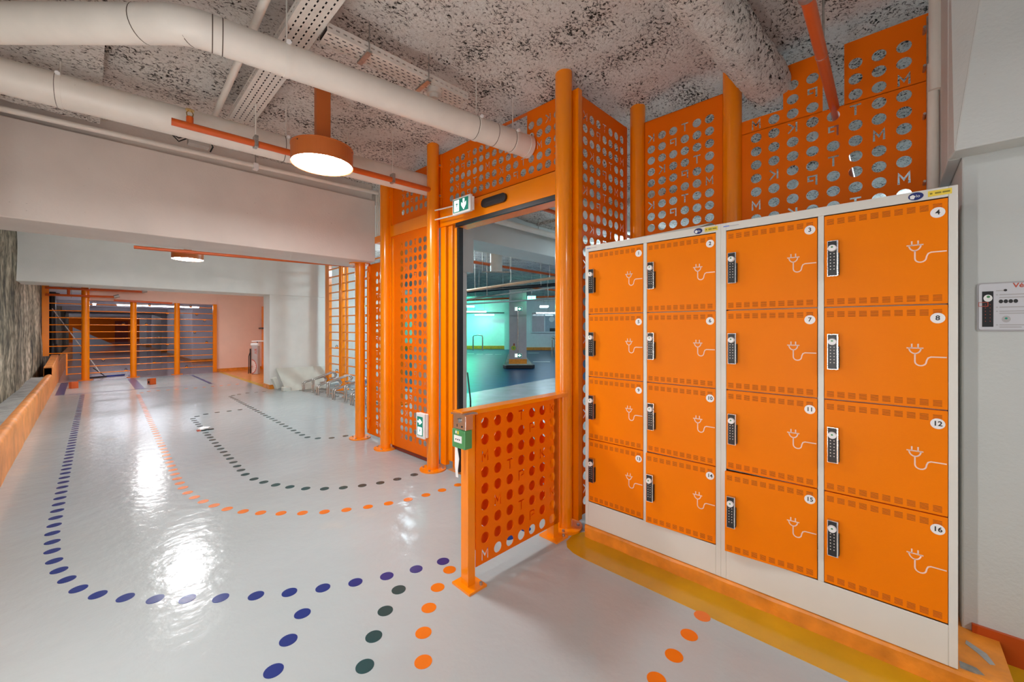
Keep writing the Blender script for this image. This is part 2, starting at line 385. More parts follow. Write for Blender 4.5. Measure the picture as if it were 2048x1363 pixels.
# painted areas
def paint(name, poly, m, z=0.0012, label=None):
    mb = MB(); mb.prism(poly, -0.004, z, m); o = mb.build(name, parent=floor)
    if label: o['label'] = label
    return o
pts = [(2.05, -0.6), (2.05, 1.36), (2.058, 1.42), (2.085, 1.485), (2.14, 1.53), (2.22, 1.545), (2.29, 1.53), (2.34, 1.50), (2.34, -0.6)]
paint('painted_strip', pts, M_ofloor, label='ochre orange painted strip along the kerb under the lockers')
paint('painted_strip', [(2.43, 3.16), (2.43, 1.8), (2.75, 1.8), (2.75, 3.16)], M_ofl2, 0.0016, label='orange painted threshold under the sliding door')
paint('painted_strip', [(2.86, 10.3), (2.98, 10.3), (2.98, 15.6), (2.86, 15.6)], M_yel, label='yellow painted edge in front of the air pump')
mb = MB(); mb.box((2.98, 10.8, -0.004), (4.4, 15.83, 0.0015), M_ofl2); mb.build('painted_bay', parent=floor, label='glossy orange painted bay around the air pump')
# parking bay lines on the white floor
def line(p, q, wd, m=M_line):
    p = Vector(p); q = Vector(q); d = (q - p).normalized(); n_ = Vector((-d.y, d.x)) * wd / 2
    return [tuple(p + n_), tuple(q + n_), tuple(q - n_), tuple(p - n_)]
mb = MB()
for a, b_, wd in (((-0.40, 12.61), (-0.40, 15.3), 0.13), ((-0.47, 12.58), (2.2, 12.43), 0.03), ((2.14, 12.43), (2.14, 15.26), 0.07), ((0.83, 12.5), (0.83, 15.4), 0.16), ((-0.4, 15.3), (2.17, 15.24), 0.03)):
    mb.prism(line(a, b_, wd), -0.004, 0.0014, M_line)
mb.build('bay_marking', parent=floor, label='blue outlines of two bays before the far barred gate')

# dotted lines (0.16 m apart, 72 mm dots)
DOTS = {
'blue_dotted_line': (M_blue, [(1.608,1.892),(1.453,1.933),(1.299,1.983),(1.15,2.047),(1.004,2.121),(0.863,2.202),(0.728,2.293),(0.6,2.391),(0.47,2.503),(0.351,2.619),(0.238,2.737),(0.134,2.864),(0.037,2.998),(-0.033,3.141),(-0.078,3.306),(-0.112,3.464),(-0.136,3.625),(-0.151,3.796),(-0.157,3.957),(-0.163,4.125),(-0.161,4.284)]
   + [(-0.160 + 0.011 * k * 0.163, 4.447 + 0.163 * k) for k in range(49)] + [(0.717,2.076),(0.613,1.945),(0.517,1.814),(0.41,1.69),(1.76,1.86),(1.92,1.84),(2.08,1.83)], 'navy blue dots curving along the left kerb to the low panel'),
'green_dotted_line': (M_teal, [(2.128,3.28),(1.957,3.296),(1.806,3.33),(1.665,3.387),(1.53,3.463),(1.408,3.558),(1.298,3.681),(1.216,3.819),(1.145,3.96),(1.092,4.11),(1.053,4.26),(1.029,4.456),(1.031,4.62),(1.035,4.783),(1.038,4.951),(1.044,5.12),(1.047,5.28),(1.05,5.443),(1.054,5.611),(1.056,5.774),(1.062,5.947),(1.068,6.134),(1.073,6.297),(1.076,6.464),(1.08,6.632),(1.086,6.8),(1.09,6.966),(1.095,7.132),(1.1,7.296),(1.102,7.461),(1.105,7.632),(1.115,7.803),(1.188,7.956),(1.315,8.064),(1.473,8.094),(1.636,8.085),(1.79,8.086)]
   + [(1.133,1.894),(1.003,1.8),(0.884,1.688),(0.781,1.566),(0.69,1.43)], 'dark green dots looping back before the beam'),
'dark_dotted_line': (M_teal, [(2.287,5.112),(2.126,5.149),(1.999,5.256),(1.926,5.404),(1.921,5.575)] + [(1.922 + 0.0193 * k * 0.17, 5.738 + 0.1685 * k) for k in range(25)] + [(2.076,9.917),(2.2,10.008),(2.362,10.057),(2.523,10.044),(2.675,10.035)], 'dark green dots running from the steel post past the bike racks'),
'orange_dotted_line': (M_odot, [(2.255,2.782),(2.087,2.792),(1.934,2.808),(1.784,2.839),(1.639,2.889),(1.497,2.95),(1.359,3.021),(1.23,3.108),(1.109,3.21),(0.997,3.323),(0.894,3.443),(0.81,3.564),(0.737,3.705),(0.681,3.851),(0.636,4.002),(0.603,4.154),(0.581,4.314),(0.571,4.478),(0.567,4.63)]
   + [(0.568 + 0.0244 * 0.1625 * k, 4.79 + 0.1625 * k) for k in range(42)] + [(0.801,11.772),(0.931,11.917),(1.087,11.907),(1.253,11.892),(1.404,11.863),(1.567,11.834),(1.731,11.808),(1.896,11.808),(2.064,11.822),(2.233,11.828),(2.395,11.858),(2.564,11.847)]
   + [(1.427,1.838),(1.286,1.759),(1.162,1.662),(1.05,1.544),(0.958,1.41),(0.88,1.27)], 'orange dots curving from the door to the far bays'),
'orange_locker_dots': (M_odot, [(2.032,0.655),(1.867,0.658),(1.705,0.663),(1.541,0.668),(1.38,0.67)], 'orange dots leading to the ochre strip by the lockers'),
}
for nm, (m, ds, lb) in DOTS.items():
    mb = MB()
    for x, y in ds: mb.cyl((x, y, -0.003), (x, y, 0.0014), 0.0365, m, n=28)
    mb.build(nm, parent=floor, label=lb)

# ceiling: sprayed flocking, lumpy
def lump(x, y, a=1.0):
    p = Vector((x, y, 0))
    return a * (0.05 * noise.noise(p * 0.9) + 0.030 * noise.noise(p * 2.3 + Vector((3, 1, 0))) + 0.016 * noise.noise(p * 7) + 0.012 * noise.noise(p * 19))
def sheet_grid(mb, x0, x1, y0, y1, z, st, m, a=1.0, sag=None):
    nx = int((x1 - x0) / st) + 1; ny = int((y1 - y0) / st) + 1
    v = []
    for j in range(ny + 1):
        for i in range(nx + 1):
            x = x0 + (x1 - x0) * i / nx; y = y0 + (y1 - y0) * j / ny
            v.append((x, y, z + lump(x, y, a) + (sag(x, y) if sag else 0)))
    f = [(j * (nx + 1) + i, (j + 1) * (nx + 1) + i, (j + 1) * (nx + 1) + i + 1, j * (nx + 1) + i + 1) for j in range(ny) for i in range(nx)]
    mb.add(v, f, m, smooth=True)
def sag(x, y):
    s_ = 0.0
    s_ -= 0.05 * math.exp(-((y - 3.75) / 0.18) ** 2)          # ridge of flocking before the beam
    s_ -= 0.02 * math.exp(-((x - 2.75) / 0.25) ** 2)
    return s_
mb = MB(); sheet_grid(mb, 0.065, 5.2, -1.4, 4.9, 3.175, 0.035, M_flock, sag=sag)
mb.box((-0.9, -4.2, 3.26), (8, 5.5, 3.4), M_beam); struct('ceiling', mb)
mb = MB(); mb.box((-0.9, 5.2, 3.1), (4.3, 16.2, 3.4), M_beam2); struct('ceiling', mb)
mb = MB(); mb.box((-0.9, -4.2, 3.14), (5.2, -1.4, 3.27), M_flock); struct('ceiling', mb)
mb = MB(); mb.box((5.2, -4.2, 3.12), (20, 16.2, 3.35), M_flock); mb.box((4.3, 4.9, 3.12), (5.2, 16.2, 3.35), M_flock); struct('ceiling', mb)
mb = MB(); mb.box((4.3, 16.2, 3.3), (45, 45, 3.5), M_flock); mb.box((20, -4.2, 3.3), (45, 16.2, 3.5), M_flock); struct('ceiling', mb)
mb = MB(); mb.box((-2, 16.2, 2.55), (4.3, 70, 2.8), M_beam2)
for y in (19, 24, 29.5, 35, 41): mb.box((-2, y, 2.3), (4.3, y + 0.5, 2.56), M_lilac)
struct('ceiling', mb)
# lower flocked soffit at the upper left
mb = MB()
def soffit():
    sheet_grid(mb, -0.9, 0.068, -1.0, 4.62, 3.03, 0.05, M_flock, 0.6)
    mb.box((0.035, -1.0, 3.03), (0.069, 4.62, 3.25), M_flock)
soffit(); struct('ceiling', mb)

# beams
def beam_poly(y0, y1): return [(-0.9, y0[0]), (2.445, y0[1]), (2.445, y1[1]), (-0.9, y1[0])]
mb = MB(); mb.prism(beam_poly((4.80, 4.63), (5.42, 5.25)), 2.212, 2.965, M_beam); mb.prism(beam_poly((4.875, 4.705), (5.42, 5.25)), 2.96, 3.28, M_beam)
struct('concrete_beam', mb, 0.008)
mb = MB(); mb.box((-0.9, 10.3, 2.165), (6.0, 11.1, 3.15), M_beam2); struct('concrete_beam', mb, 0.01)
mb = MB(); mb.box((2.86, 10.315, -0.01), (6.0, 10.78, 2.17), M_beam2); mb.box((2.85, 10.30, -0.01), (6.0, 10.33, 0.0), M_beam2); struct('concrete_pillar', mb, 0.01)
mb = MB(); mb.box((2.848, 10.303, -0.01), (2.945, 10.79, 0.10), M_kerb); struct('baseboard_pillar', mb)
# wall with the far gate
mb = MB(); mb.box((2.87, 15.85, -0.05), (4.2, 16.2, 2.6), M_peach); mb.box((2.87, 15.84, 2.601), (4.2, 16.2, 3.2), M_peach)
struct('wall_back', mb)
mb = MB(); mb.box((0.03, 15.85, 2.165), (2.869, 16.2, 3.2), M_peach); struct('wall_back', mb)
mb = MB(); mb.box((4.2, 10.7, -0.05), (4.4, 16.2, 3.2), M_peach); struct('wall_back', mb)
mb = MB(); mb.box((2.87, 15.815, 0), (4.2, 15.85, 0.09), M_kerb); mb.box((4.17, 10.8, 0), (4.2, 15.82, 0.09), M_kerb); struct('baseboard_back', mb)
mb = MB(); mb.box((-0.9, 15.0, 2.53), (0.03, 16.4, 2.7), M_beam2); mb.box((0.03, 15.2, 2.50), (1.1, 15.85, 2.53), M_whp); mb.box((0.02, 14.2, 2.45), (0.05, 15.85, 3.1), M_beam2); struct('ceiling', mb)
# alcove door behind the pump
t = MB(); t.box((4.13, 14.9, 0.0), (4.17, 15.8, 2.15), M_or)
dr = t.build('door_2', kind='structure')
mb = MB(); mb.tube([(4.1, 14.95, 1.40), (4.05, 14.95, 1.40), (4.05, 15.75, 1.40), (4.1, 15.75, 1.40)], 0.028, M_black); mb.build('push_bar', parent=dr)

# left wall, ledge and kerb
mb = MB()
def rough(x, y0, y1, z0, z1, st=0.12):
    ny = int((y1 - y0) / st); nz = int((z1 - z0) / st); v = []
    for k in range(nz + 1):
        for j in range(ny + 1):
            y = y0 + (y1 - y0) * j / ny; z = z0 + (z1 - z0) * k / nz
            v.append((x + 0.03 * noise.noise(Vector((y * 0.8, z * 1.3, 1))) + 0.012 * noise.noise(Vector((y * 5, z * 2, 4))), y, z))
    mb.add(v, [(k * (ny + 1) + j, k * (ny + 1) + j + 1, (k + 1) * (ny + 1) + j + 1, (k + 1) * (ny + 1) + j) for k in range(nz) for j in range(ny)], M_rough, smooth=True)
rough(-0.795, 2.2, 16.5, 0.2, 3.3); mb.box((-1.2, 2.2, -0.2), (-0.86, 40, 3.5), M_rough); struct('wall_left', mb)
mb = MB(); mb.box((-0.86, -4.2, -0.1), (-0.62, 12.9, 0.375), M_raw); mb.box((-0.86, 12.9, -0.1), (-0.62, 16.5, 0.18), M_raw); struct('floor', mb)
mb = MB()
ks = [(-4.2 + 0.12 * k) for k in range(147)]
v = []
for y in ks:
    d = 0.008 * noise.noise(Vector((y * 2, 0, 0))); e_ = 0.006 * noise.noise(Vector((y * 4, 5, 0)))
    v += [(-0.525 + d, y, -0.01), (-0.527 + d, y, 0.35 + e_), (-0.545 + d, y, 0.385 + e_), (-0.58, y, 0.395 + e_), (-0.625, y, 0.375)]
mb.add(v, [(i * 5 + k, i * 5 + k + 1, i * 5 + k + 6, i * 5 + k + 5) for i in range(len(ks) - 1) for k in range(4)], M_kerbl, smooth=True)
struct('kerb', mb)
mb = MB(); mb.box((-0.655, 13.3, 0), (-0.525, 13.5, 0.56), M_kerbl)
mb.add([(-0.655, 13.3, 0), (-0.523, 13.3, 0), (-0.523, 13.3, 0.54), (-0.655, 13.3, 0.54), (-0.655, 16.0, 0), (-0.523, 16.0, 0), (-0.523, 16.0, 0.70), (-0.655, 16.0, 0.70)],
       [(0, 1, 2, 3), (1, 5, 6, 2), (2, 6, 7, 3), (3, 7, 4, 0), (5, 4, 7, 6)], M_kerbl)
mb.box((-0.655, 16.0, 0), (-0.523, 30, 0.5), M_kerbl); struct('kerb', mb, 0.01)

# right: kerb under the lockers, column wall with tapered bracket
mb = MB()
v = []; ks = [-0.335 + 0.0464 * k for k in range(40)]
for y in ks:
    d = 0.004 * noise.noise(Vector((y * 6, 2, 0))); q = 0.007 * noise.noise(Vector((y * 11, 7, 0)))
    v += [(2.272 + q, y, -0.005), (2.274 + d, y, 0.067 + d), (2.280 + d, y, 0.078), (2.292, y, 0.083), (3.2, y, 0.083)]
n_ = len(ks)
mb.add(v, [(i * 5 + k, i * 5 + k + 1, i * 5 + k + 6, i * 5 + k + 5) for i in range(n_ - 1) for k in range(4)], M_kerb, smooth=False)
mb.add(v, [tuple(range(5)), tuple(range(n_ * 5 - 1, n_ * 5 - 6, -1))], M_kerb)
mb.quad([(2.272, -0.335, -0.005), (2.274, -0.335, 0.07), (2.292, -0.335, 0.083), (3.2, -0.335, 0.083), (3.2, -0.335, -0.005)], M_kerb)
mb.quad([(2.272, ks[-1], -0.005), (3.2, ks[-1], -0.005), (3.2, ks[-1], 0.083), (2.272, ks[-1], 0.083)], M_kerb)
struct('kerb', mb)
mb = MB(); mb.box((2.62, -4.2, -0.02), (3.3, -0.232, 3.26), M_wallw); struct('wall_right', mb, 0.006)
mb = MB(); v = []
for x in (2.30, 2.62): v += [(x, -0.195, 2.13), (x, -4.2, 2.13), (x, -4.2, 3.26), (x, -0.40, 3.26), (x, -0.21, 2.2)]
mb.add([(2.50, -0.200, 2.132), (2.50, -4.2, 2.132), (2.50, -4.2, 3.26), (2.50, -0.335, 3.26), (2.62, -0.19, 2.13), (2.62, -4.2, 2.13), (2.62, -4.2, 3.26), (2.62, -0.19, 3.26)],
       [(0, 1, 2, 3), (7, 6, 5, 4), (0, 3, 7, 4), (0, 4, 5, 1), (3, 2, 6, 7), (1, 5, 6, 2)], M_wallw)
mb.box((2.62, -0.232, 2.13), (3.3, -0.19, 3.26), M_wallw)
struct('concrete_bracket', mb, 0.006)
mb = MB(); mb.box((2.605, -4.2, 0.0), (2.625, -0.26, 0.118), mat('dark_orange_skirting', (0.50, 0.07, 0.004), 0.4)); struct('baseboard_right', mb)
mb = MB(); mb.prism([(2.05, -3.0), (2.05, -0.33), (2.61, -0.33), (2.61, -3.0)], -0.004, 0.0013, M_ofloor); mb.build('painted_strip', parent=floor, label='ochre painted floor beside the end of the kerb')
mb = MB(); mb.prism([(2.49, -0.23), (2.52, -0.235), (2.47, -0.285), (2.41, -0.30), (2.40, -0.285), (2.45, -0.26)], 0.08, 0.0845, M_raw); mb.prism([(2.30, -0.20), (2.345, -0.20), (2.34, -0.245), (2.31, -0.262), (2.30, -0.24)], 0.08, 0.0845, M_zinc)
struct('trim_1', mb)
# back wall behind the camera and far closures
mb = MB(); mb.box((2.6, -4.4, -0.2), (9, -4.2, 3.5), M_wallw); struct('wall_behind', mb)

# ---------------------------------------------------------------- corridor beyond the gate
mb = MB()
for x0, y0, y1 in ((2.95, 20.9, 28.4), (3.03, 31.7, 37.0), (3.1, 41.5, 47.5)):
    mb.box((x0, y0, 0), (6, y1, 2.6), M_lilac)
struct('wall_corridor', mb, 0.03)
mb = MB()
for x0, y0, y1 in ((2.95, 20.9, 28.4), (3.03, 31.7, 37.0), (3.1, 41.5, 47.5)): mb.box((x0 - 0.02, y0 - 0.02, 0), (6, y1, 0.12), M_kerb)
struct('baseboard_corridor', mb)
mb = MB(); mb.box((-2, 60, 0), (6, 60.3, 2.7), M_sheet); mb.box((2.0, 59.9, 0), (3.0, 60, 2.2), M_dkred); struct('wall_far', mb)
mb = MB(); mb.prism([(-0.8, 45), (-0.8, 58), (0.4, 58), (0.4, 45)], 0, 0.01, M_lilac)
mb.add([(-0.8, 47, 0), (1.6, 47, 0), (-0.8, 47, 1.5), (-0.8, 47.3, 0), (1.6, 47.3, 0), (-0.8, 47.3, 1.5)], [(0, 1, 2), (5, 4, 3), (1, 4, 5, 2), (0, 2, 5, 3), (0, 3, 4, 1)], M_lilac)
struct('ramp_wall', mb)
mb = MB(); mb.box((4.3, 10.8, 2.6), (4.5, 16.2, 3.4), M_beam2); mb.box((6, 10.3, -0.2), (6.2, 60, 3.4), M_lilac); struct('wall_side', mb)

def strip_light(name, label, c, dx, dy, ln, group=None, wd=0.09):
    t = thing(name, label, 'strip light', c, group)
    d = Vector((dx, dy, 0)).normalized(); T = frame_T(c, d, (-d.y, d.x, 0), (0, 0, 1))
    m_ = MB(); m_.box((-ln / 2, -wd / 2, 0.03), (ln / 2, wd / 2, 0.075), M_whp, T); m_.build('casing', parent=t)
    m_ = MB(); m_.box((-ln / 2 + .02, -wd / 2 + .01, -0.01), (ln / 2 - .02, wd / 2 - .01, 0.031), M_tube2 if c[1] < 15 else M_tube4, T); m_.build('tube', parent=t)
    m_ = MB(); m_.cyl((c[0], c[1], c[2] + 0.07), (c[0], c[1], 3.2 if c[1] < 16 else 2.6), 0.006, M_zinc, n=6); m_.build('hanger', parent=t)
    return t
strip_light('strip_light', 'long strip light glowing across the corridor just beyond the gate', (1.75, 18.6, 2.16), 1, 0.0, 2.2)
strip_light('strip_light', 'strip light seen end-on at the left of the corridor behind the gate post', (0.15, 18.4, 2.15), 0, 1, 0.5)
strip_light('strip_light', 'unseen fill strip light added behind the first corridor beam', (1.2, 21.5, 2.46), 1, 0, 2.0)  # this and the next two: hidden, added to brighten the corridor
strip_light('strip_light', 'unseen fill strip light added behind the second corridor beam', (1.2, 27.0, 2.46), 1, 0, 2.0)
strip_light('strip_light', 'unseen fill strip light added behind the fourth corridor beam', (1.2, 38.0, 2.46), 1, 0, 2.0)
# left things past the gate
mb = MB(); mb.cyl((-0.70, 17.6, 0.9), (-0.70, 17.6, 2.45), 0.075, M_black); mb.cyl((-0.70, 17.6, 2.36), (-0.70, 17.6, 2.42), 0.15, M_black); mb.cyl((-0.7, 17.6, 0.62), (-0.7, 17.6, 0.95), 0.13, M_black, r2=0.1)
tagit(mb.build('downpipe'), 'thick black vertical downpipe on the stained wall beyond the gate', 'pipe')
mb = MB(); mb.cyl((-0.78, 19.5, 0.9), (-0.78, 19.5, 2.5), 0.05, M_black)
tagit(mb.build('downpipe'), 'thin black vertical pipe left of the thick downpipe', 'pipe')
mb = MB(); mb.tube([(-0.68, 17.1, 1.95), (0.0, 16.7, 0.62), (0.25, 16.5, 0.12)], 0.012, M_whp)
tagit(mb.build('broom_pole'), 'white pole leaning diagonally behind the gate', 'pole')
mb = MB(); T = frame_T((0.25, 16.45, 0), (0.92, 0.39, 0), (-0.39, 0.92, 0))
mb.box((-0.35, -0.03, 0.0), (0.55, 0.03, 0.03), mat('blue_plastic', (0.02, 0.06, 0.35), 0.4), T); mb.box((-0.4, -0.10, 0.0), (0.1, -0.05, 0.03), M_black, T)
mb.cyl((0.1, 0.0, 0.02), (0.0, 0.35, 0.25), 0.012, M_black, T=T)
tagit(mb.build('floor_squeegee'), 'blue and black squeegee head lying on the corridor floor behind the gate', 'squeegee')

# ================================================================ LAMPS
def lamp(x, y, z, label, stem_top=3.2, stem=True):
    t = thing('pendant_lamp', label, 'lamp', (x, y, z), 'round orange drum lamps')
    R = 0.206
    m_ = MB(); n = 56
    prof = [(R - 0.006, 0.004), (R, 0.0), (R, 0.118), (R + 0.003, 0.119), (R + 0.003, 0.126), (R - 0.02, 0.130), (0.0, 0.131)]
    v = [(x + r * math.cos(2 * PI * k / n), y + r * math.sin(2 * PI * k / n), z + h) for r, h in prof for k in range(n)]
    m_.add(v, [(i * n + k, i * n + (k + 1) % n, (i + 1) * n + (k + 1) % n, (i + 1) * n + k) for i in range(len(prof) - 1) for k in range(n)], M_lampo, smooth=False)
    for a in (200, 320, 80): m_.cyl((x + R * math.cos(math.radians(a)), y + R * math.sin(math.radians(a)), z + 0.105), (x + (R + .002) * math.cos(math.radians(a)), y + (R + .002) * math.sin(math.radians(a)), z + 0.105), 0.005, M_black, n=8)
    m_.build('drum', parent=t)
    m_ = MB(); m_.disc((x, y, z + 0.004), R - 0.006, M_lamp, n=56); o = m_.build('diffuser', parent=t)
    if stem:
        m_ = MB(); m_.box((x - 0.05, y - 0.02, z + 0.128), (x + 0.05, y + 0.02, stem_top), M_lampo); m_.box((x - 0.07, y - 0.035, z + 0.128), (x + 0.07, y + 0.035, z + 0.134), M_lampo); 
        m_.build('stem', parent=t)
    return t
lamp(1.172, 2.997, 2.57, 'large orange drum lamp hanging before the beam, glowing white')
lamp(1.11, 8.24, 2.50, 'small orange drum lamp seen under the near beam', 3.12)
lamp(1.10, 13.7, 2.42, 'orange drum lamp hidden behind the second beam', 3.12)
lamp(1.20, -2.2, 2.57, 'unseen orange drum lamp assumed behind the camera, added for light', 3.2)  # out of view; added for light at the lamp row's spacing

strip_light('strip_light', 'unseen fill strip light added high behind the near beam', (1.0, 5.75, 2.95), 1, 0, 1.5)  # hidden; added to light the second beam and the floor
strip_light('strip_light', 'unseen fill strip light added high behind the second beam', (1.6, 11.5, 2.95), 1, 0, 1.5)  # hidden; added to brighten the bay behind this beam

def fill_tube(label, x, y, r=0.02):  # out-of-view tubes added as fill for the ceiling and beams
    t = thing('fill_tube_light', label, 'fill light', (x, y, 0))
    m_ = MB(); m_.cyl((x, y, 0.35), (x, y, 1.95), r, M_fill_tube, n=14); m_.build('tube', parent=t)
    m_ = MB(); m_.cyl((x, y, 0.0), (x, y, 0.02), 0.075, M_black, n=24); m_.cyl((x, y, 0.02), (x, y, 0.35), 0.012, M_black, n=10); m_.build('stand', parent=t)
    m_ = MB(); m_.cyl((x, y, 1.95), (x, y, 1.99), r + 0.004, M_black, n=12); m_.build('end_cap', parent=t)
fill_tube('unseen fill tube added at the left kerb beside the camera', -0.44, 0.5)
fill_tube('unseen fill tube added at the left kerb ahead of the camera', -0.44, 1.9)

# ================================================================ POSTS
def post(x, y, z1, label, flange_top=None, r=0.059, fr=0.13, fl=True, z0=0.0, group=None):
    t = thing('steel_post', label, 'post', (x, y, z0), group)
    m_ = MB(); m_.cyl((x, y, z0 + 0.005), (x, y, z1), r, M_or, n=32); m_.build('shaft', parent=t)
    if fl:
        m_ = MB(); m_.cyl((x, y, z0), (x, y, z0 + 0.014), fr, M_or, n=36)
        for k in range(4):
            a = k * PI / 2 + 0.6; m_.cyl((x + 0.1 * math.cos(a), y + 0.1 * math.sin(a), z0 + 0.012), (x + 0.1 * math.cos(a), y + 0.1 * math.sin(a), z0 + 0.026), 0.01, M_zinc, n=8)
        m_.build('base_flange', parent=t)
    if flange_top:
        m_ = MB(); m_.cyl((x, y, z1 - 0.014), (x, y, z1), fr, M_or, n=36); m_.cyl((x, y, z1 - 0.16), (x, y, z1 - 0.014), r + 0.004, M_or, n=32); m_.build('top_flange', parent=t)
    return t
A = (2.373, 4.887); B = (2.368, 4.246); Cc = (2.337, 3.273); D = (2.29, 1.66); E_ = (3.05, 1.478); Fp = (3.05, 0.786)
post(*A, 2.212, 'short orange post with a round flange bearing the beam', flange_top=True)
post(*B, 3.2, 'tall orange post right of the short flanged post')
post(*Cc, 3.2, 'tall orange post carrying the exit light at the left of the doorway')
post(*D, 3.2, 'orange post where the low perforated barrier ends, right of the doorway')
post(*E_, 3.2, 'orange post at the panel corner behind the first locker', fl=False, z0=0.083)
post(*Fp, 3.2, 'orange post rising behind the joint of the two locker cabinets', fl=False, z0=0.083)

# ================================================================ PERFORATED PANELS
def lugs(t, pts_):
    for p, q in pts_:
        m_ = MB(); p = Vector(p); q = Vector(q); d = q - p
        n_ = d.normalized(); s_ = Vector((-n_.y, n_.x, 0)) * 0.004
        v = [p - s_ + Vector((0, 0, -.015)), p + s_ + Vector((0, 0, -.015)), p + s_ + Vector((0, 0, .015)), p - s_ + Vector((0, 0, .015))]
        v += [x + d for x in v]
        m_.add(v, [(3, 2, 1, 0), (4, 5, 6, 7), (0, 1, 5, 4), (1, 2, 6, 5), (2, 3, 7, 6), (3, 0, 4, 7)], M_or)
        c = p + d * 0.55; side = Vector((n_.y, -n_.x, 0))
        m_.cyl(c - side * 0.014, c + side * 0.014, 0.009, M_zinc, n=8)
        m_.build('mounting_lug', parent=t)
def flange_frame(m_, T, x0, x1, z0, z1, dep=0.035, w_=0.003, m=M_sheet):
    m_.box((x0, 0, z0), (x0 + w_, dep, z1), m, T); m_.box((x1 - w_, 0, z0), (x1, dep, z1), m, T)
    m_.box((x0, 0, z0), (x1, dep, z0 + w_), m, T); m_.box((x0, 0, z1 - w_), (x1, dep, z1), m, T)

P = 0.0883
# D-E : side panel of the jog
p0 = (2.385, 1.580); p1 = (3.035, 1.562); T = T_between(p0, p1); W = math.hypot(p1[0] - p0[0], p1[1] - p0[1])
t = thing('perforated_panel', 'tall orange perforated panel angled between doorway post and corner post', 'panel', (p0[0], p0[1], 0.07))
mb = MB(); perf(mb, T, 0, W, 0.07, 3.03, 0.055, 2.905, 7, 32, 0.0850, 0.0885, M_sheet, mirror=True, r_off=0); flange_frame(mb, T, 0, W, 0.07, 3.03); mb.build('sheet', parent=t)
mb = MB(); mb.box((-0.045, -0.01, 0.05), (0.0, 0.05, 3.06), M_or, T); mb.build('frame_bar', parent=t)
lugs(t, [((2.31, 1.65, z), (2.355, 1.63, z)) for z in (0.35, 0.95, 1.55, 2.15, 2.75)])
# E-F
T = T_facing_x(3.05, 1.42)
t = thing('perforated_panel', 'orange perforated panel behind the first locker cabinet, between two posts', 'panel', (3.05, 1.42, 0.083))
mb = MB(); perf(mb, T, 0.0, 0.575, 0.09, 3.03, 0.055, 2.886, 6, 31, 0.0862, 0.0883, M_sheet, mirror=True); flange_frame(mb, T, 0, 0.575, 0.09, 3.03); mb.build('sheet', parent=t)
# F - wall
T = T_facing_x(3.05, 0.73)
cuts = [(-0.01, 0.245, 2.86, 3.2), (0.245, 0.267, 2.86, 3.2), (0.40, 0.575, 2.69, 3.2), (0.0, 0.30, 2.72, 3.2)]
t = thing('perforated_panel', 'orange perforated panel behind the second locker cabinet with stepped cut-outs for pipes', 'panel', (3.05, 0.73, 0.083))
mb = MB(); perf(mb, T, 0.0, 0.882, 0.09, 3.055, 0.087, 2.921, 8, 31, 0.1004, 0.0895, M_sheet, mirror=True, c_off=6, r_off=0,
     cuts=[(0.0, 0.238, 2.80, 3.2), (0.438, 0.538, 2.69, 3.2)])
flange_frame(mb, T, 0, 0.882, 0.09, 2.7); mb.build('sheet', parent=t)
# C-D transom
T = T_facing_x(2.42, 3.24)
t = thing('perforated_panel', 'orange perforated transom panel above the sliding doorway', 'panel', (2.42, 3.24, 2.57))
mb = MB()
perf(mb, T, 0.0, 1.50, 2.575, 3.12, 0.155, 3.0, 16, 5, 0.0845, 0.088, M_sheet, mirror=True, cuts=[(0.88, 1.12, 2.90, 3.2)])
flange_frame(mb, T, 0, 1.50, 2.575, 3.122); mb.build('sheet', parent=t)
mb = MB(); mb.box((-0.05, -0.012, 2.56), (0.0, 0.05, 3.12), M_or, T); mb.build('frame_bar', parent=t)
mb = MB(); mb.box((1.5, -0.012, 2.56), (1.54, 0.05, 3.14), M_or, T); mb.build('frame_bar', parent=t)
lugs(t, [((2.36, 3.25, z), (2.42, 3.235, z)) for z in (2.70, 3.0)])
# B-C transom
T = T_facing_x(2.42, 4.20)
t = thing('perforated_panel', 'small orange perforated transom panel left of the doorway post', 'panel', (2.42, 4.2, 2.555))
mb = MB(); perf(mb, T, 0.0, 0.90, 2.56, 3.08, 0.246, 2.862 + 0.088, 7, 4, 0.0875, 0.0885, M_sheet, mirror=True, r_off=5); flange_frame(mb, T, 0, .9, 2.56, 3.08); mb.build('sheet', parent=t)
# B-C door-height panel
t = thing('perforated_panel', 'door-height orange perforated panel between two tall posts, left of the doorway', 'panel', (2.4, 4.17, 0.05))
T = T_facing_x(2.405, 4.175)
mb = MB(); perf(mb, T, 0.0, 0.83, 0.05, 2.46, 0.219, 2.316, 6, 25, 0.0892, 0.0885, M_sheet, mirror=True); flange_frame(mb, T, 0, 0.83, 0.05, 2.46, 0.05); mb.build('sheet', parent=t)
mb = MB(); mb.box((-0.04, -0.012, 0.06), (0.0, 0.06, 3.1), M_or, T); mb.box((0.0, -0.014, 2.44), (0.86, 0.05, 2.565), M_or, T); mb.box((0.03, -0.01, 0.06), (0.06, 0.0, 2.42), M_or, T); mb.build('frame_bar', parent=t)
mb = MB(); mb.box((-0.02, 0.02, 0.005), (0.85, 0.05, 0.055), M_dkred, T); mb.build('floor_track', parent=t)
lugs(t, [((2.40, 4.235, z), (2.405, 4.17, z)) for z in (0.2, 0.78, 1.2, 1.75, 2.35, 2.9)])
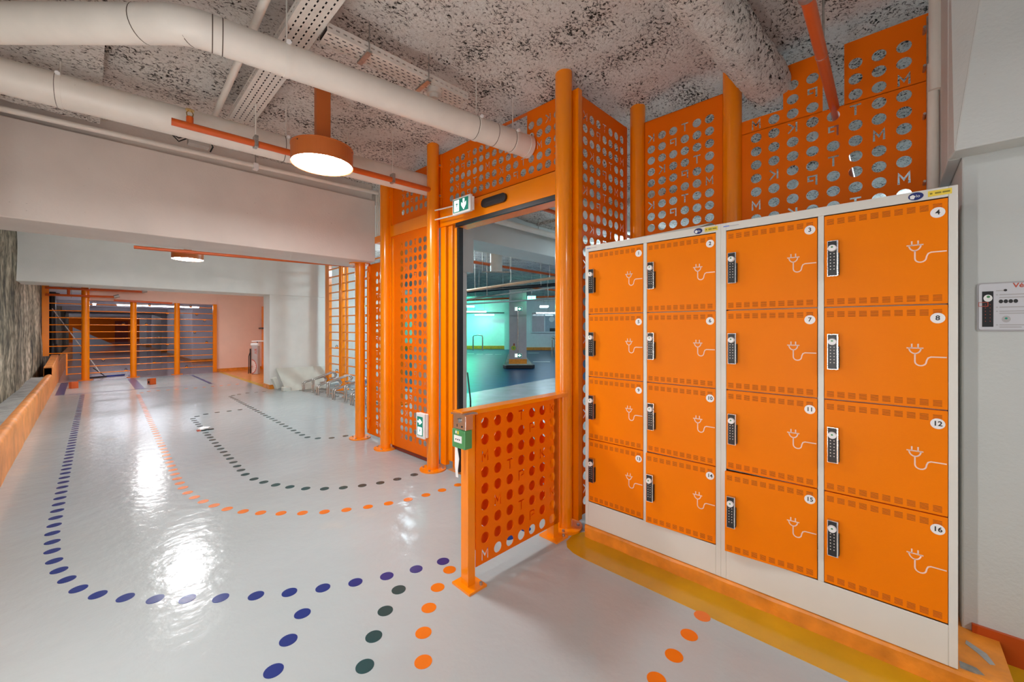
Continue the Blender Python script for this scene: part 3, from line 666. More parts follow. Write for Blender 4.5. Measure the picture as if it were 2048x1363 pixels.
# A-B panel
t = thing('perforated_panel', 'narrow orange perforated panel between the short flanged post and the next post', 'panel', (2.46, 4.8, 0.05))
T = T_facing_x(2.462, 4.84)
mb = MB(); perf(mb, T, 0.0, 0.55, 0.05, 2.20, 0.22, 2.06, 3, 23, 0.0885, 0.0885, M_sheet, mirror=True, c_off=3, r_off=1); flange_frame(mb, T, 0, 0.55, 0.05, 2.2, 0.03); mb.box((0.36, 0, 2.2), (0.55, 0.03, 2.44), M_sheet, T); mb.build('sheet', parent=t)
mb = MB(); mb.box((-0.01, -0.012, 0.06), (0.045, 0.04, 2.18), M_or, T); mb.build('frame_bar', parent=t)
mb = MB(); 
mb.tube([(2.44, 4.80, 0.12), (2.44, 4.80, 2.1)], 0.018, M_or); mb.build('side_tube', parent=t)
lugs(t, [((2.42, 4.84, z), (2.445, 4.77, z)) for z in (0.25, 0.95, 1.55, 2.02)])
# upper left conduits at the beam end
mb = MB()
for dx in (0, 0.03, 0.06): mb.tube([(2.455 + dx * .3, 4.62 - dx, 2.48), (2.455 + dx * .3, 4.62 - dx, 3.1)], 0.009, M_pipe, n=8)
mb.box((2.44, 4.50, 2.49), (2.47, 4.66, 2.52), M_zinc)
tagit(mb.build('conduit_bundle'), 'three thin vertical conduits at the right end of the near beam', 'conduits')
mb = MB(); mb.box((2.40, 4.3, 2.42), (2.47, 4.56, 2.50), M_or); tagit(mb.build('steel_rail'), 'short orange rail stub at the beam end behind the tall post', 'rail')

# ================================================================ DOORWAY
t = thing('sliding_door_frame', 'orange frame of the open automatic sliding doorway between two posts', 'door frame', (2.42, 2.4, 0))
T = T_facing_x(2.42, 3.24)
mb = MB(); mb.box((-0.03, -0.03, 2.386), (1.56, 0.12, 2.560), M_or, T); mb.build('header_box', parent=t, bevel=0.003)
mb = MB(); mb.box((0.25, -0.028, 2.350), (1.49, -0.004, 2.3855), M_black, T); mb.box((0.25, -0.003, 2.350), (1.49, 0.12, 2.3855), M_or, T); mb.build('black_seal', parent=t)
mb = MB()
mb.box((0.005, -0.02, 0.05), (0.085, 0.03, 2.385), M_or, T); mb.box((0.105, 0.0, 0.10), (0.165, 0.04, 2.385), M_or, T); mb.build('jamb', parent=t, bevel=0.003)
mb = MB(); mb.box((0.20, 0.0, 0.04), (0.236, 0.04, 2.349), M_or, T); mb.box((0.240, 0.0, 0.02), (0.268, 0.05, 2.349), M_black, T); mb.box((0.12, 0.042, 0.02), (0.239, 0.06, 0.14), M_or, T)
mb.build('sliding_leaf_edge', parent=t)
mb = MB(); mb.box((1.50, -0.03, 0.0), (1.56, 0.05, 2.375), M_or, T); mb.build('jamb', parent=t)
mb = MB(); T2 = frame_T((2.389, 2.455, 2.479), (0, -1, 0), (1, 0, 0), (0, 0, 1))
mb.rbox((-0.150, -0.022, -0.037), (0.150, 0.0, 0.037), 0.036, M_black, T2, 6); mb.box((-0.07, -0.024, -0.012), (0.07, -0.021, -0.004), mat('dark_grey_lens', (0.06, 0.055, 0.05), 0.2), T2); mb.build('motion_sensor', parent=t)

def man_and_arrow(m_, T, w_, h, down=True, vertical=False):
    """green face with running man and arrow, local x right, z up, at y=0 (towards the viewer is -y)"""
    m_.box((0, -0.001, 0), (w_, 0.001, h), M_sgreen, T)
    def pl(poly, m): m_.add([(a, -0.0018, b) for a, b in poly], [tuple(range(len(poly)))], m, T)
    if vertical: bx, bz, bw, bh = w_ * 0.14, h * 0.05, w_ * 0.72, h * 0.40; ax, az, s = w_ * 0.5, h * 0.73, w_ * 0.8
    else: bx, bz, bw, bh = w_ * 0.07, h * 0.06, w_ * 0.33, h * 0.88; ax, az, s = w_ * 0.71, h * 0.5, h * 0.85
    pl([(bx, bz), (bx + bw, bz), (bx + bw, bz + bh), (bx, bz + bh)], M_swhite)
    def q(poly): m_.add([(bx + a * bw, -0.0026, bz + b * bh) for a, b in poly], [tuple(range(len(poly)))], M_sgreen, T)
    q([(0.60 + 0.09 * math.cos(k * PI / 4), 0.84 + 0.055 * math.sin(k * PI / 4)) for k in range(8)])
    q([(0.45, 0.72), (0.66, 0.74), (0.60, 0.44), (0.42, 0.44)]); q([(0.45, 0.72), (0.50, 0.64), (0.22, 0.56), (0.20, 0.62)]); q([(0.62, 0.72), (0.60, 0.62), (0.88, 0.54), (0.90, 0.60)])
    q([(0.42, 0.46), (0.54, 0.46), (0.36, 0.22), (0.10, 0.20), (0.10, 0.26), (0.30, 0.28)]); q([(0.50, 0.46), (0.60, 0.46), (0.80, 0.08), (0.70, 0.06)])
    if down: arr = [(-.12, .5), (.12, .5), (.12, .02), (.34, .22), (.34, -.06), (0, -.5), (-.34, -.06), (-.34, .22), (-.12, .02)]
    else: arr = [(-.5, .12), (-.5, -.12), (-.02, -.12), (-.22, -.34), (.06, -.34), (.5, 0), (.06, .34), (-.22, .34), (-.02, .12)]
    pl([(ax + a * s, az + b * s) for a, b in arr][::-1], M_swhite)

t = thing('exit_sign', 'small lit exit sign with a down arrow on the doorway header', 'sign', (2.30, 2.757, 2.41))
T = frame_T((2.265, 2.864, 2.418), (0, -1, 0), (1, 0, 0), (0, 0, 1))
mb = MB(); mb.box((-0.012, 0.0, -0.012), (0.235, 0.028, 0.135), M_whp, T); mb.box((0.0, 0.028, 0.0), (0.24, 0.046, 0.12), M_whp, T); mb.build('casing', parent=t, bevel=0.005)
mb = MB(); man_and_arrow(mb, frame_T((2.263, 2.860, 2.424), (0, -1, 0), (1, 0, 0), (0, 0, 1)), 0.205, 0.112); mb.build('sign_face', parent=t)
mb = MB(); mb.tube([(2.31, 3.20, 2.53), (2.31, 2.87, 2.51)], 0.007, M_pipe, n=8); mb.tube([(2.31, 3.20, 2.44), (2.31, 2.87, 2.425)], 0.007, M_pipe, n=8); mb.build('feed_conduit', parent=t)
t = thing('exit_sign', 'tall exit sign box with a right arrow fixed to the post left of the doorway', 'sign', (2.25, 3.33, 0.33))
T = frame_T((2.225, 3.383, 0.335), (0, -1, 0), (1, 0, 0), (0, 0, 1))
mb = MB(); mb.box((-0.015, 0.0, -0.02), (0.125, 0.022, 0.225), M_whp, T); mb.box((-0.012, 0.022, -0.01), (0.128, 0.05, 0.222), M_whp, T); mb.build('casing', parent=t, bevel=0.006)
mb = MB(); man_and_arrow(mb, frame_T((2.223, 3.375, 0.343), (0, -1, 0), (1, 0, 0), (0, 0, 1)), 0.092, 0.185, down=False, vertical=True); mb.build('sign_face', parent=t)

# ================================================================ LOW BARRIER
t = thing('low_barrier', 'waist-high orange perforated barrier standing on two feet before the doorway', 'barrier', (1.45, 1.66, 0))
T = T_between((1.44, 1.625), (2.16, 1.60))
mb = MB(); perf(mb, T, 0.0, 0.72, 0.096, 0.925, 0.066, 0.866, 7, 9, 0.0963, 0.0903, M_sheet, hole=0.060, thick=0.004); mb.build('front_sheet', parent=t)
T3 = T_between((1.44, 1.683), (2.16, 1.658))
mb = MB(); perf(mb, T3, 0.0, 0.72, 0.150, 0.925, 0.080, 0.879, 7, 8, 0.0945, 0.0903, M_sheet, hole=0.060, thick=0.004); mb.build('rear_sheet', parent=t)
mb = MB(); mb.box((-0.10, -0.008, 0.925), (0.80, 0.072, 0.950), M_or, T); mb.build('top_rail', parent=t, bevel=0.003)
for x in (-0.055, 0.66):
    mb = MB(); mb.box((x, 0.0, 0.01), (x + 0.05, 0.06, 0.925), M_or, T); lg = mb.build('leg', parent=t, bevel=0.002)
    mb = MB(); mb.box((x - 0.03, -0.05, 0.0), (x + 0.09, 0.10, 0.012), M_or, T); mb.cyl((x + 0.065, -0.03, 0.01), (x + 0.065, -0.03, 0.026), 0.009, M_zinc, n=8, T=T); mb.cyl((x + 0.065, 0.08, 0.01), (x + 0.065, 0.08, 0.026), 0.009, M_zinc, n=8, T=T); mb.build('base_plate', parent=lg)
# control box and green call point on the barrier's left end
t = thing('push_button_box', 'small steel push-button box with a tilted lid on the left end of the low barrier', 'button box', (1.34, 1.63, 0.86))
T = frame_T((1.33, 1.68, 0.86), (0, -1, 0), (1, 0, 0), (0, 0, 1))
mb = MB(); mb.box((0, 0, 0), (0.10, 0.05, 0.075), M_chrome, T); mb.build('box_body', parent=t, bevel=0.002)
mb = MB(); mb.box((-0.008, -0.012, 0.076), (0.11, 0.075, 0.084), M_chrome, T); mb.build('lid', parent=t)
mb = MB(); c = T @ Vector((0.045, 0, 0.046)); mb.cyl(c, c + Vector((-0.012, 0, 0)), 0.011, M_chrome, n=20); mb.build('button', parent=t)
mb = MB(); mb.box((0.028, -0.001, 0.012), (0.034, 0.001, 0.026), M_ink, T); mb.build('symbol', parent=t); mb = MB()
c = T @ Vector((0.07, -0.001, 0.017)); mb.cyl(c, c + Vector((-0.001, 0, 0)), 0.005, M_ink, n=10); mb.build('symbol', parent=t)
t = thing('call_point', 'green emergency door-release box below the push-button box', 'call point', (1.33, 1.63, 0.77))
T = frame_T((1.325, 1.685, 0.762), (0, -1, 0), (1, 0, 0), (0, 0, 1))
mb = MB(); mb.box((0, 0, 0), (0.105, 0.05, 0.097), M_green, T); mb.build('case', parent=t, bevel=0.004)
mb = MB(); mb.box((0.018, -0.0015, 0.03), (0.08, 0.001, 0.066), M_whp, T)
for k in (0.035, 0.05, 0.064): c = T @ Vector((k, -0.002, 0.046)); mb.cyl(c, c + Vector((-.001, 0, 0)), 0.004, M_ink, n=8)
mb.build('press_plate', parent=t)
mb = MB(); mb.box((0.03, -0.002, 0.076), (0.04, 0.0, 0.09), M_whp, T); mb.box((0.046, -0.002, 0.074), (0.056, 0.0, 0.09), M_ywl, T); mb.build('inspection_tag', parent=t)
mb = MB(); v = [(1.335, 1.672, 0.765), (1.335, 1.655, 0.765), (1.34, 1.645, 0.70), (1.335, 1.65, 0.64), (1.342, 1.655, 0.60), (1.34, 1.672, 0.60), (1.33, 1.668, 0.66), (1.335, 1.674, 0.71)]
mb.add(v + [(x + 0.001, y, z) for x, y, z in v], [tuple(range(8)), tuple(range(15, 7, -1))] + [(i, (i + 1) % 8, 8 + (i + 1) % 8, 8 + i) for i in range(8)], M_whp)
tagit(mb.build('paper_tag'), 'crumpled white paper tag hanging below the green release box', 'tag')

# ================================================================ LOCKERS
LX = 2.285
def make_door(ncol):
    """local frame: x along world -Y (to the image right) handled by T; hinge on the right"""
    w_, h = 0.380, 0.410
    T = frame_T((0, w_, 0), (0, -1, 0), (1, 0, 0), (0, 0, 1))     # local (x right, y depth away, z up), origin at the hinge
    m_ = MB(); m_.box((0.001, 0.0, 0.001), (w_ - 0.001, 0.018, h - 0.001), M_door, T)
    for zc in (h - 0.030, 0.024):
        for k in range(10):
            xc = 0.022 + k * 0.0366
            for j in range(5): m_.box((xc - 0.0130, -0.0006, zc - 0.0118 + j * 0.0052), (xc + 0.0130, 0.002, zc - 0.0118 + j * 0.0052 + 0.0026), M_slot, T)
    return m_, T, w_, h
def build_locker(Y0, nums, label, ajar):
    unit = thing('locker_cabinet', label, 'lockers', (LX, Y0, 0.083))
    W_ = 0.8345; Hh = 1.853; z0 = 0.083; dp = 0.52
    T = T_facing_x(LX, Y0)
    m_ = MB()
    m_.box((0, 0.004, z0), (0.012, dp, z0 + Hh), M_white, T); m_.box((W_ - 0.012, 0.004, z0), (W_, dp, z0 + Hh), M_white, T)
    m_.box((0, dp - 0.01, z0), (W_, dp, z0 + Hh), M_white, T); m_.box((0.0, 0.004, z0 + Hh - 0.02), (W_, dp, z0 + Hh), M_white, T)
    m_.box((0, -0.004, z0), (0.025, 0.0035, z0 + Hh), M_white, T); m_.box((W_ - 0.025, -0.004, z0), (W_, 0.0035, z0 + Hh), M_white, T); m_.box((0.4065, -0.004, 0.239), (0.4285, 0.011, 1.896), M_white, T)
    m_.box((0.0251, -0.004, 1.896), (W_ - 0.0251, 0.0035, z0 + Hh), M_white, T)
    m_.box((0.0251, -0.004, z0), (W_ - 0.0251, 0.0035, 0.239), M_white, T)
    m_.box((0.41, 0.0115, 0.24), (0.425, dp * 0.6, 1.895), M_white, T)
    for k in range(1, 4): m_.box((0.026, 0.020, 0.241 + 0.4130 * k - 0.008), (0.409, dp * .59, 0.241 + 0.4130 * k + 0.008), M_white, T); m_.box((0.426, 0.020, 0.241 + 0.4130 * k - 0.008), (W_ - .026, dp * .59, 0.241 + 0.4130 * k + 0.008), M_white, T)
    m_.box((0.02, dp * 0.6, 0.24), (W_ - 0.02, dp * 0.6 + 0.01, 1.9), M_gap, T)
    m_.build('cabinet_body', parent=unit, bevel=0.002)
    m_ = MB(); m_.box((0.012, -0.0052, 1.9155), (0.040, -0.003, 1.9205), M_bluep, T); m_.box((0.041, -0.0052, 1.9155), (0.085, -0.003, 1.9190), M_greyp, T); m_.build('maker_strip', parent=unit)
    m_ = MB(); Tl = frame_T((LX - 0.0045, Y0 - W_ + 0.114, 1.916), (0, -1, 0), (1, 0, 0), (0, 0, 1))
    m_.disc((0, -0.001, 0), 0.0155, M_navy, T=Tl, ax='y', rx=0.022, n=28)
    m_.add([(-0.016, -0.0016, -0.008), (-0.006, -0.0016, -0.011), (-0.001, -0.0016, 0.0), (-0.008, -0.0016, 0.007), (-0.017, -0.0016, 0.003)], [(0, 1, 2, 3, 4)], M_whp, Tl)
    vs, fs = text_geo('lo', 0.016); m_.add([(x + 0.006, -0.0017, y) for x, y, z in vs], fs, M_whp, Tl)
    m_.build('round_sticker', parent=unit)
    m_ = MB(); Tl = frame_T((LX - 0.0045, Y0 - W_ + 0.048, 1.9165), (0, -1, 0), (1, 0, 0), (0, 0, 1))
    m_.box((-0.032, -0.001, -0.011), (0.032, 0.0, 0.011), M_ywl, Tl)
    for a, b_ in ((-0.027, -0.020), (-0.013, 0.004), (0.007, 0.027)): m_.box((a, -0.0016, -0.003), (b_, -0.001, 0.003), mat('olive_print', (0.25, 0.2, 0.02), 0.6), Tl)
    m_.build('yellow_sticker', parent=unit)
    k = 0
    for row in range(4):
        for col in range(2):
            n = nums[row][col]
            xl = 0.026 if col == 0 else 0.430
            zb = 1.894 - 0.413 * (row + 1) + 0.0015
            yh = Y0 - xl - 0.379                        # hinge at the image right
            m_, T, w_, h = make_door(n)
            rot = ajar.get(n, 0.0)
            d = m_.build('door', parent=unit, loc=(-0.0035, yh - Y0, zb - 0.083), rot=(0, 0, rot), label='orange locker door numbered %d' % n, bevel=0.0015)
            def sub(mm, nm, lb=None): mm.build(nm, parent=d, loc=(0, 0, 0), label=lb)
            # keypad lock
            q = MB(); lx, lz = 0.013, h - 0.118
            q.box((lx, -0.022, lz - 0.157), (lx + 0.038, 0.0, lz), M_chrome, T); q.box((lx + 0.002, -0.024, lz - 0.154), (lx + 0.033, -0.02, lz - 0.003), M_black, T)
            q.box((lx + 0.038, -0.016, lz - 0.15), (lx + 0.041, 0.0, lz - 0.055), M_black, T)
            for r_ in range(6):
                for c_ in range(2): q.disc((lx + 0.0115 + c_ * 0.0125, -0.0245, lz - 0.058 - r_ * 0.0137), 0.0022, M_keys, T=T, ax='y', n=8)
            sub(q, 'keypad_lock')
            q = MB(); c = T @ Vector((lx + 0.0175, -0.024, lz - 0.034)); q.cyl(c, c + Vector((-0.012, 0, 0)), 0.0155, M_whp, n=24, r2=0.0135); q.cyl(c + Vector((-0.0121, 0, 0.004)), c + Vector((-0.0128, 0, 0.004)), 0.004, M_green, n=10); sub(q, 'knob')
            q = MB(); q.disc((0.352, -0.001, h - 0.053), 0.0205, M_whp, T=T, ax='y', n=28)
            vs, fs = text_geo(str(n), 0.026, 0.0006); q.add([(x + 0.352, -0.0015, y + h - 0.053) for x, y, z in vs], fs, M_ink, T); sub(q, 'number_disc', 'white disc with the black number %d' % n)
            # plug sign
            q = MB(); px, pz = 0.289, h - 0.172; r_ = 0.0026
            def tb(pts_): q.add(*strip2(pts_, 0.0046), M_plug, T)
            tb([(px - 0.024, pz), (px + 0.024, pz)])
            tb([(px - 0.009, pz), (px - 0.009, pz + 0.017)]); tb([(px + 0.009, pz), (px + 0.009, pz + 0.017)])
            tb([(px + 0.017 * math.cos(a), pz + 0.022 * math.sin(a)) for a in [PI + PI * k_ / 10 for k_ in range(11)]])
            cord = [(px, pz - 0.022), (px, pz - 0.052)] + [(px + 0.016 - 0.016 * math.cos(a), pz - 0.054 - 0.016 * math.sin(a)) for a in [PI * k_ / 8 for k_ in range(9)]]
            cord += [(px + 0.033, pz - 0.048), (px + 0.037, pz - 0.038), (px + 0.045, pz - 0.034), (w_ - 0.004, pz - 0.034)]
            tb(cord); sub(q, 'plug_symbol')
    return unit
def strip2(pts_, wd):
    poly = stroke(pts_, wd); n = len(pts_)
    v = [(a, -0.0009, b) for a, b in poly]
    return v, [(i, i + 1, 2 * n - 2 - i, 2 * n - 1 - i) for i in range(n - 1)]
build_locker(1.4765, [(1, 2), (5, 6), (9, 10), (13, 14)], 'white locker cabinet next to the doorway post, with orange doors 1 and 2 on top', {14: 0.05})
build_locker(0.642, [(3, 4), (7, 8), (11, 12), (15, 16)], 'white locker cabinet next to the right wall, with orange doors 3 and 4 on top', {15: 0.09})
mb = MB(); mb.add([(2.36, 1.40, 1.937), (2.36, 0.86, 1.937), (2.72, 0.84, 1.937), (2.72, 1.42, 1.937), (2.37, 1.36, 1.952), (2.38, 0.72, 1.975), (2.70, 0.70, 1.98), (2.70, 1.40, 1.955)],
       [(3, 2, 1, 0), (4, 5, 6, 7), (0, 1, 5, 4), (1, 2, 6, 5), (2, 3, 7, 6), (3, 0, 4, 7)], M_foam)
tagit(mb.build('cardboard_sheet', bevel=0.003), 'buckled pale cardboard sheet lying on top of the first locker cabinet', 'cardboard')

# sign plate on the right column
t = thing('instruction_plate', 'pale grey locker instruction plate on the white wall right of the lockers', 'sign', (2.62, -0.35, 1.37))
T = frame_T((2.62, -0.274, 1.375), (0, -1, 0), (1, 0, 0), (0, 0, 1))
mb = MB(); mb.rbox((0, -0.004, 0), (0.22, 0.0, 0.205), 0.012, M_plate2, T); mb.rbox((0.006, -0.006, 0.006), (0.214, -0.003, 0.199), 0.008, M_plate, T); mb.build('plate', parent=t)
mb = MB(); mb.box((0.015, -0.0068, 0.018), (0.046, -0.0058, 0.168), M_black, T); mb.disc((0.031, -0.0072, 0.139), 0.015, M_whp, T=T, ax='y', n=20, rx=0.0125)
mb.disc((0.032, -0.0076, 0.145), 0.005, M_green, T=T, ax='y', n=10)
for r_ in range(6):
    for c_ in (0.024, 0.037): mb.disc((c_, -0.0072, 0.112 - 0.014 * r_), 0.0014, M_redp, T=T, ax='y', n=6)
mb.build('lock_picture', parent=t)
mb = MB()
vs, fs = text_geo('Vélo', 0.026, 0.0005); mb.add([(x + 0.122, -0.0068, y + 0.188) for x, y, z in vs], fs, M_redp, T)
for z, a, b_ in ((0.169, 0.053, 0.074), (0.152, 0.053, 0.058), (0.152, 0.062, 0.2), (0.140, 0.062, 0.19), (0.100, 0.053, 0.058), (0.100, 0.062, 0.17), (0.083, 0.053, 0.058), (0.083, 0.062, 0.2), (0.074, 0.062, 0.19), (0.026, 0.053, 0.058), (0.026, 0.062, 0.18), (0.017, 0.062, 0.12)):
    mb.box((a, -0.0068, z - 0.002), (b_, -0.0058, z + 0.002), M_greyp, T)
for x in (0.066, 0.079, 0.092, 0.105): mb.disc((x, -0.007, 0.124), 0.008, M_ink, T=T, ax='y', n=14, rx=0.006)
mb.disc((0.080, -0.007, 0.050), 0.014, M_greyp, T=T, ax='y', n=18, rx=0.012); mb.disc((0.080, -0.0074, 0.053), 0.004, M_sgreen, T=T, ax='y', n=8); mb.disc((0.078, -0.007, 0.17), 0.005, M_ink, T=T, ax='y', n=8)
mb.box((0.005, -0.0078, 0.104), (0.032, -0.0070, 0.106), M_redp, T); mb.box((0.005, -0.0078, 0.121), (0.032, -0.0070, 0.123), M_redp, T); mb.box((0.005, -0.0078, 0.104), (0.0065, -0.0070, 0.123), M_redp, T); mb.box((0.030, -0.0078, 0.104), (0.032, -0.0070, 0.123), M_redp, T)
mb.build('print', parent=t)

# ================================================================ PIPES AND TRAYS
def hanger(t, x, y, z, r, top=3.2, d=(1, 0, 0)):
    dd = Vector(d).normalized()
    m_ = MB(); c = Vector((x, y, z)); m_.cyl(c - dd * 0.012, c + dd * 0.012, r + 0.004, M_pipe, n=24, cap=True)
    side = Vector((dd.y, -dd.x, 0)); 
    m_.cyl(c + Vector((0, 0, r)) , Vector((x, y, top)), 0.005, M_pipe, n=6)
    q = c + side * (r * 0.75) + Vector((0, 0, r * 0.68)); m_.cyl(q, q + side * 0.02 - Vector((0, 0, 0.0)), 0.012, M_whp, n=12)
    m_.build('clamp', parent=t)
def seam(t, x, y, z, r, d=(1, 0, 0)):
    m_ = MB(); c = Vector((x, y, z)); dd = Vector(d).normalized()
    n = 32; u = dd.orthogonal().normalized(); w_ = dd.cross(u); v = []
    for s_ in (-0.0022, 0.0022):
        for k in range(n): v.append(c + dd * s_ + u * ((r + 0.0008) * math.cos(2 * PI * k / n)) + w_ * ((r + 0.0008) * math.sin(2 * PI * k / n)))
    m_.add(v, [(k, (k + 1) % n, n + (k + 1) % n, n + k) for k in range(n)], M_seam, smooth=True); m_.build('joint_seam', parent=t)
# upper duct
def lerp(a, b, t_): return tuple(a[i] + (b[i] - a[i]) * t_ for i in range(len(a)))
U0 = (0.42, 2.415, 2.83); U1 = (2.40, 2.09, 2.83); dU = Vector((U1[0] - U0[0], U1[1] - U0[1], 0)).normalized()
t = thing('drain_duct', 'thick cream pipe crossing nearest the camera with an elbow at its left', 'pipe', U1)
vb = Vector((-0.690, 0.724, 0)).normalized()
bend = []
c0 = Vector(U0)
for k in range(9):
    a = k / 8.0; dd = (-dU).lerp(vb, a).normalized(); bend.append(c0.copy()); c0 = c0 + dd * 0.022
mb = MB(); mb.tube([U1] + [lerp(U1, U0, k / 6) for k in range(1, 6)] + [tuple(b) for b in bend] + [tuple(bend[-1] + vb * s_) for s_ in (0.3, 0.9, 1.25)], 0.083, M_pipe, n=32)
mb.build('pipe_run', parent=t)
mb = MB(); mb.cyl(Vector(U1) - dU * 0.03, Vector(U1) + dU * 0.01, 0.086, M_pipe, n=32); mb.build('end_cap', parent=t)
for f in (0.16, 0.76, 0.925): 
    p = lerp(U0, U1, f); hanger(t, p[0], p[1], p[2], 0.083, 3.2, dU)
for f in (0.02, 0.75, 0.835, 0.915): p = lerp(U0, U1, f); seam(t, *p, 0.083, dU)
for k in (0, 4): seam(t, *bend[k], 0.083, vb if k else dU)
seam(t, *(bend[-1] + vb * 0.12), 0.083, vb)
# lower duct
L0 = (-0.85, 3.80, 2.85); L1 = (2.42, 3.44, 2.85); dL = Vector((L1[0] - L0[0], L1[1] - L0[1], 0)).normalized()
t = thing('drain_duct', 'thick cream pipe running just before the near beam behind the lamp', 'pipe', L1)
mb = MB(); mb.cyl(L0, L1, 0.10, M_pipe, n=32); mb.build('pipe_run', parent=t)
for f in (0.225, 0.60, 0.75): p = lerp(L0, L1, f); hanger(t, p[0], p[1], p[2], 0.10, 3.2, dL)
for f in (0.221, 0.595): p = lerp(L0, L1, f); seam(t, *p, 0.1, dL)
# sprinkler pipe
S0 = (0.376, 3.415, 2.74); S1 = (2.29, 3.262, 2.74)
t = thing('sprinkler_pipe', 'red-orange sprinkler pipe passing behind the large lamp', 'pipe', S0)
mb = MB(); mb.cyl(S0, S1, 0.024, M_pipeo, n=20); mb.cyl((0.47, 3.407, 2.74), (0.47, 3.407, 2.80), 0.02, M_pipeo, n=14); mb.build('pipe_run', parent=t)
mb = MB(); mb.cyl((0.47, 3.407, 2.79), (0.47, 3.407, 2.805), 0.017, M_brass, n=12); mb.tube([(0.457, 3.407, 2.80), (0.452, 3.407, 2.825), (0.462, 3.407, 2.845)], 0.0035, M_brass, n=6); mb.tube([(0.483, 3.407, 2.80), (0.488, 3.407, 2.825), (0.478, 3.407, 2.845)], 0.0035, M_brass, n=6); mb.cyl((0.47, 3.407, 2.845), (0.47, 3.407, 2.848), 0.025, M_brass, n=16); mb.build('sprinkler_head', parent=t)
for f in (0.245, 0.80):
    p = lerp(S0, S1, f); m_ = MB(); m_.box((p[0] - 0.012, p[1] - 0.03, p[2] - 0.03), (p[0] + 0.012, p[1] + 0.03, p[2] + 0.055), M_zinc); m_.cyl((p[0], p[1], p[2] + 0.05), (p[0], p[1], 3.2), 0.005, M_pipe, n=6); m_.build('pipe_hanger', parent=t, bevel=0.008)
# second level orange pipe by the small lamp
t = thing('sprinkler_pipe', 'thin red-orange pipe passing behind the small far lamp', 'pipe', (0.47, 7.6, 2.5))
mb = MB(); mb.cyl((0.46, 7.95, 2.565), (3.6, 7.6, 2.60), 0.024, M_pipeo, n=14); mb.build('pipe_run', parent=t)
mb = MB(); mb.cyl((1.9, 7.8, 2.58), (1.9, 7.8, 3.12), 0.006, M_zinc, n=6); mb.build('pipe_hanger', parent=t)
# sprinkler pipe at the right
t = thing('sprinkler_pipe', 'red-orange pipe running above the lockers into the notched panel', 'pipe', (2.0, 0.236, 2.7))
mb = MB(); mb.cyl((1.2, 0.236, 2.70), (4.6, 0.236, 2.70), 0.024, M_pipeo, n=20); mb.build('pipe_run', parent=t)
mb = MB(); mb.cyl((1.93, 0.236, 2.70), (1.955, 0.236, 2.70), 0.031, M_zinc, n=20); mb.cyl((1.94, 0.236, 2.73), (1.94, 0.236, 3.2), 0.006, M_zinc, n=6); mb.build('pipe_hanger', parent=t)
mb = MB(); mb.cyl((2.33, 0.22, 2.73), (2.33, 0.22, 3.2), 0.005, M_zinc, n=6); mb.build('pipe_hanger', parent=t)
mb = MB(); mb.cyl((2.42, 0.236, 2.70), (2.425, 0.236, 2.70), 0.026, M_chrome, n=20); mb.build('pipe_joint', parent=t)
# flocked duct above the lockers
mb = MB()
n = 28; rings = []
for i in range(60):
    x = 1.0 + i * (3.13 - 1.0) / 59; yc = 0.66 - 0.078 * (x - 1.9); 
    for k in range(n):
        a = 2 * PI * k / n; rr = 0.122 * (1 + 0.16 * noise.noise(Vector((x * 6, math.cos(a) * 2.2, math.sin(a) * 2.2))) + 0.10 * noise.noise(Vector((x * 16, math.cos(a) * 6, math.sin(a) * 6))))
        rings.append((x, yc + rr * math.cos(a), 2.97 + rr * math.sin(a)))
mb.add(rings, [(i * n + k, i * n + (k + 1) % n, (i + 1) * n + (k + 1) % n, (i + 1) * n + k) for i in range(59) for k in range(n)] + [tuple(range(n)), tuple(range(59 * n, 60 * n))], M_flock, smooth=True)
struct('trim_2', mb)
mb = MB(); mb.cyl((3.0, 0.58 , 2.95), (3.0, 0.58, 3.25), 0.03, M_pipe, n=16)
tagit(mb.build('drain_pipe'), 'short vertical cream pipe beside the flocked duct', 'pipe')
# thin white pipe along the near beam and cables
t = thing('thin_pipe', 'thin cream pipe fixed along the top of the near beam', 'pipe', (-0.4, 4.6, 2.96))
mb = MB(); mb.cyl((-0.88, 4.66, 2.955), (2.44, 4.56, 3.045), 0.022, M_pipe, n=14); mb.build('pipe_run', parent=t)
mb = MB(); mb.cyl((1.15, 4.60, 3.0), (1.15, 4.60, 3.22), 0.005, M_zinc, n=6); mb.box((1.13, 4.57, 2.97), (1.17, 4.63, 3.03), M_whp); mb.build('pipe_hanger', parent=t)
mb = MB()
for k in range(3): mb.tube([(0.95, 4.50 - 0.03 * k, 3.13), (1.6, 4.46 - 0.03 * k, 3.11 - 0.012 * k), (2.36, 4.42 - 0.03 * k, 3.10)], 0.009, M_pipe, n=8)
tagit(mb.build('cable_bundle'), 'thin cables running from the junction box towards the tall post', 'cables')
t = thing('junction_box', 'grey junction box with looped black cables above the near beam', 'junction box', (0.62, 4.45, 3.07))
mb = MB(); mb.box((0.60, 4.42, 3.0), (0.75, 4.50, 3.13), mat('grey_box_plastic', (0.42, 0.40, 0.37), 0.5)); mb.build('box_body', parent=t, bevel=0.004)
mb = MB()
for a, b_ in ((0.0, 0.0), (0.02, 0.03)):
    mb.tube([(0.60, 4.46, 3.05 + a), (0.54, 4.46, 3.0 + b_), (0.49, 4.46, 3.05), (0.50, 4.46, 3.12), (0.58, 4.46, 3.13)], 0.006, M_black, n=8)
mb.tube([(0.75, 4.46, 3.1), (0.78, 4.46, 3.03), (0.76, 4.46, 2.98)], 0.006, M_black, n=8); mb.tube([(0.75, 4.46, 3.05), (0.80, 4.46, 3.09)], 0.006, M_black, n=8); mb.build('cable', parent=t)
mb = MB(); mb.tube([(0.60, 1.7, 3.09), (0.63, 2.5, 3.06), (0.685, 3.86, 3.05)], 0.021, M_pipe, n=14)
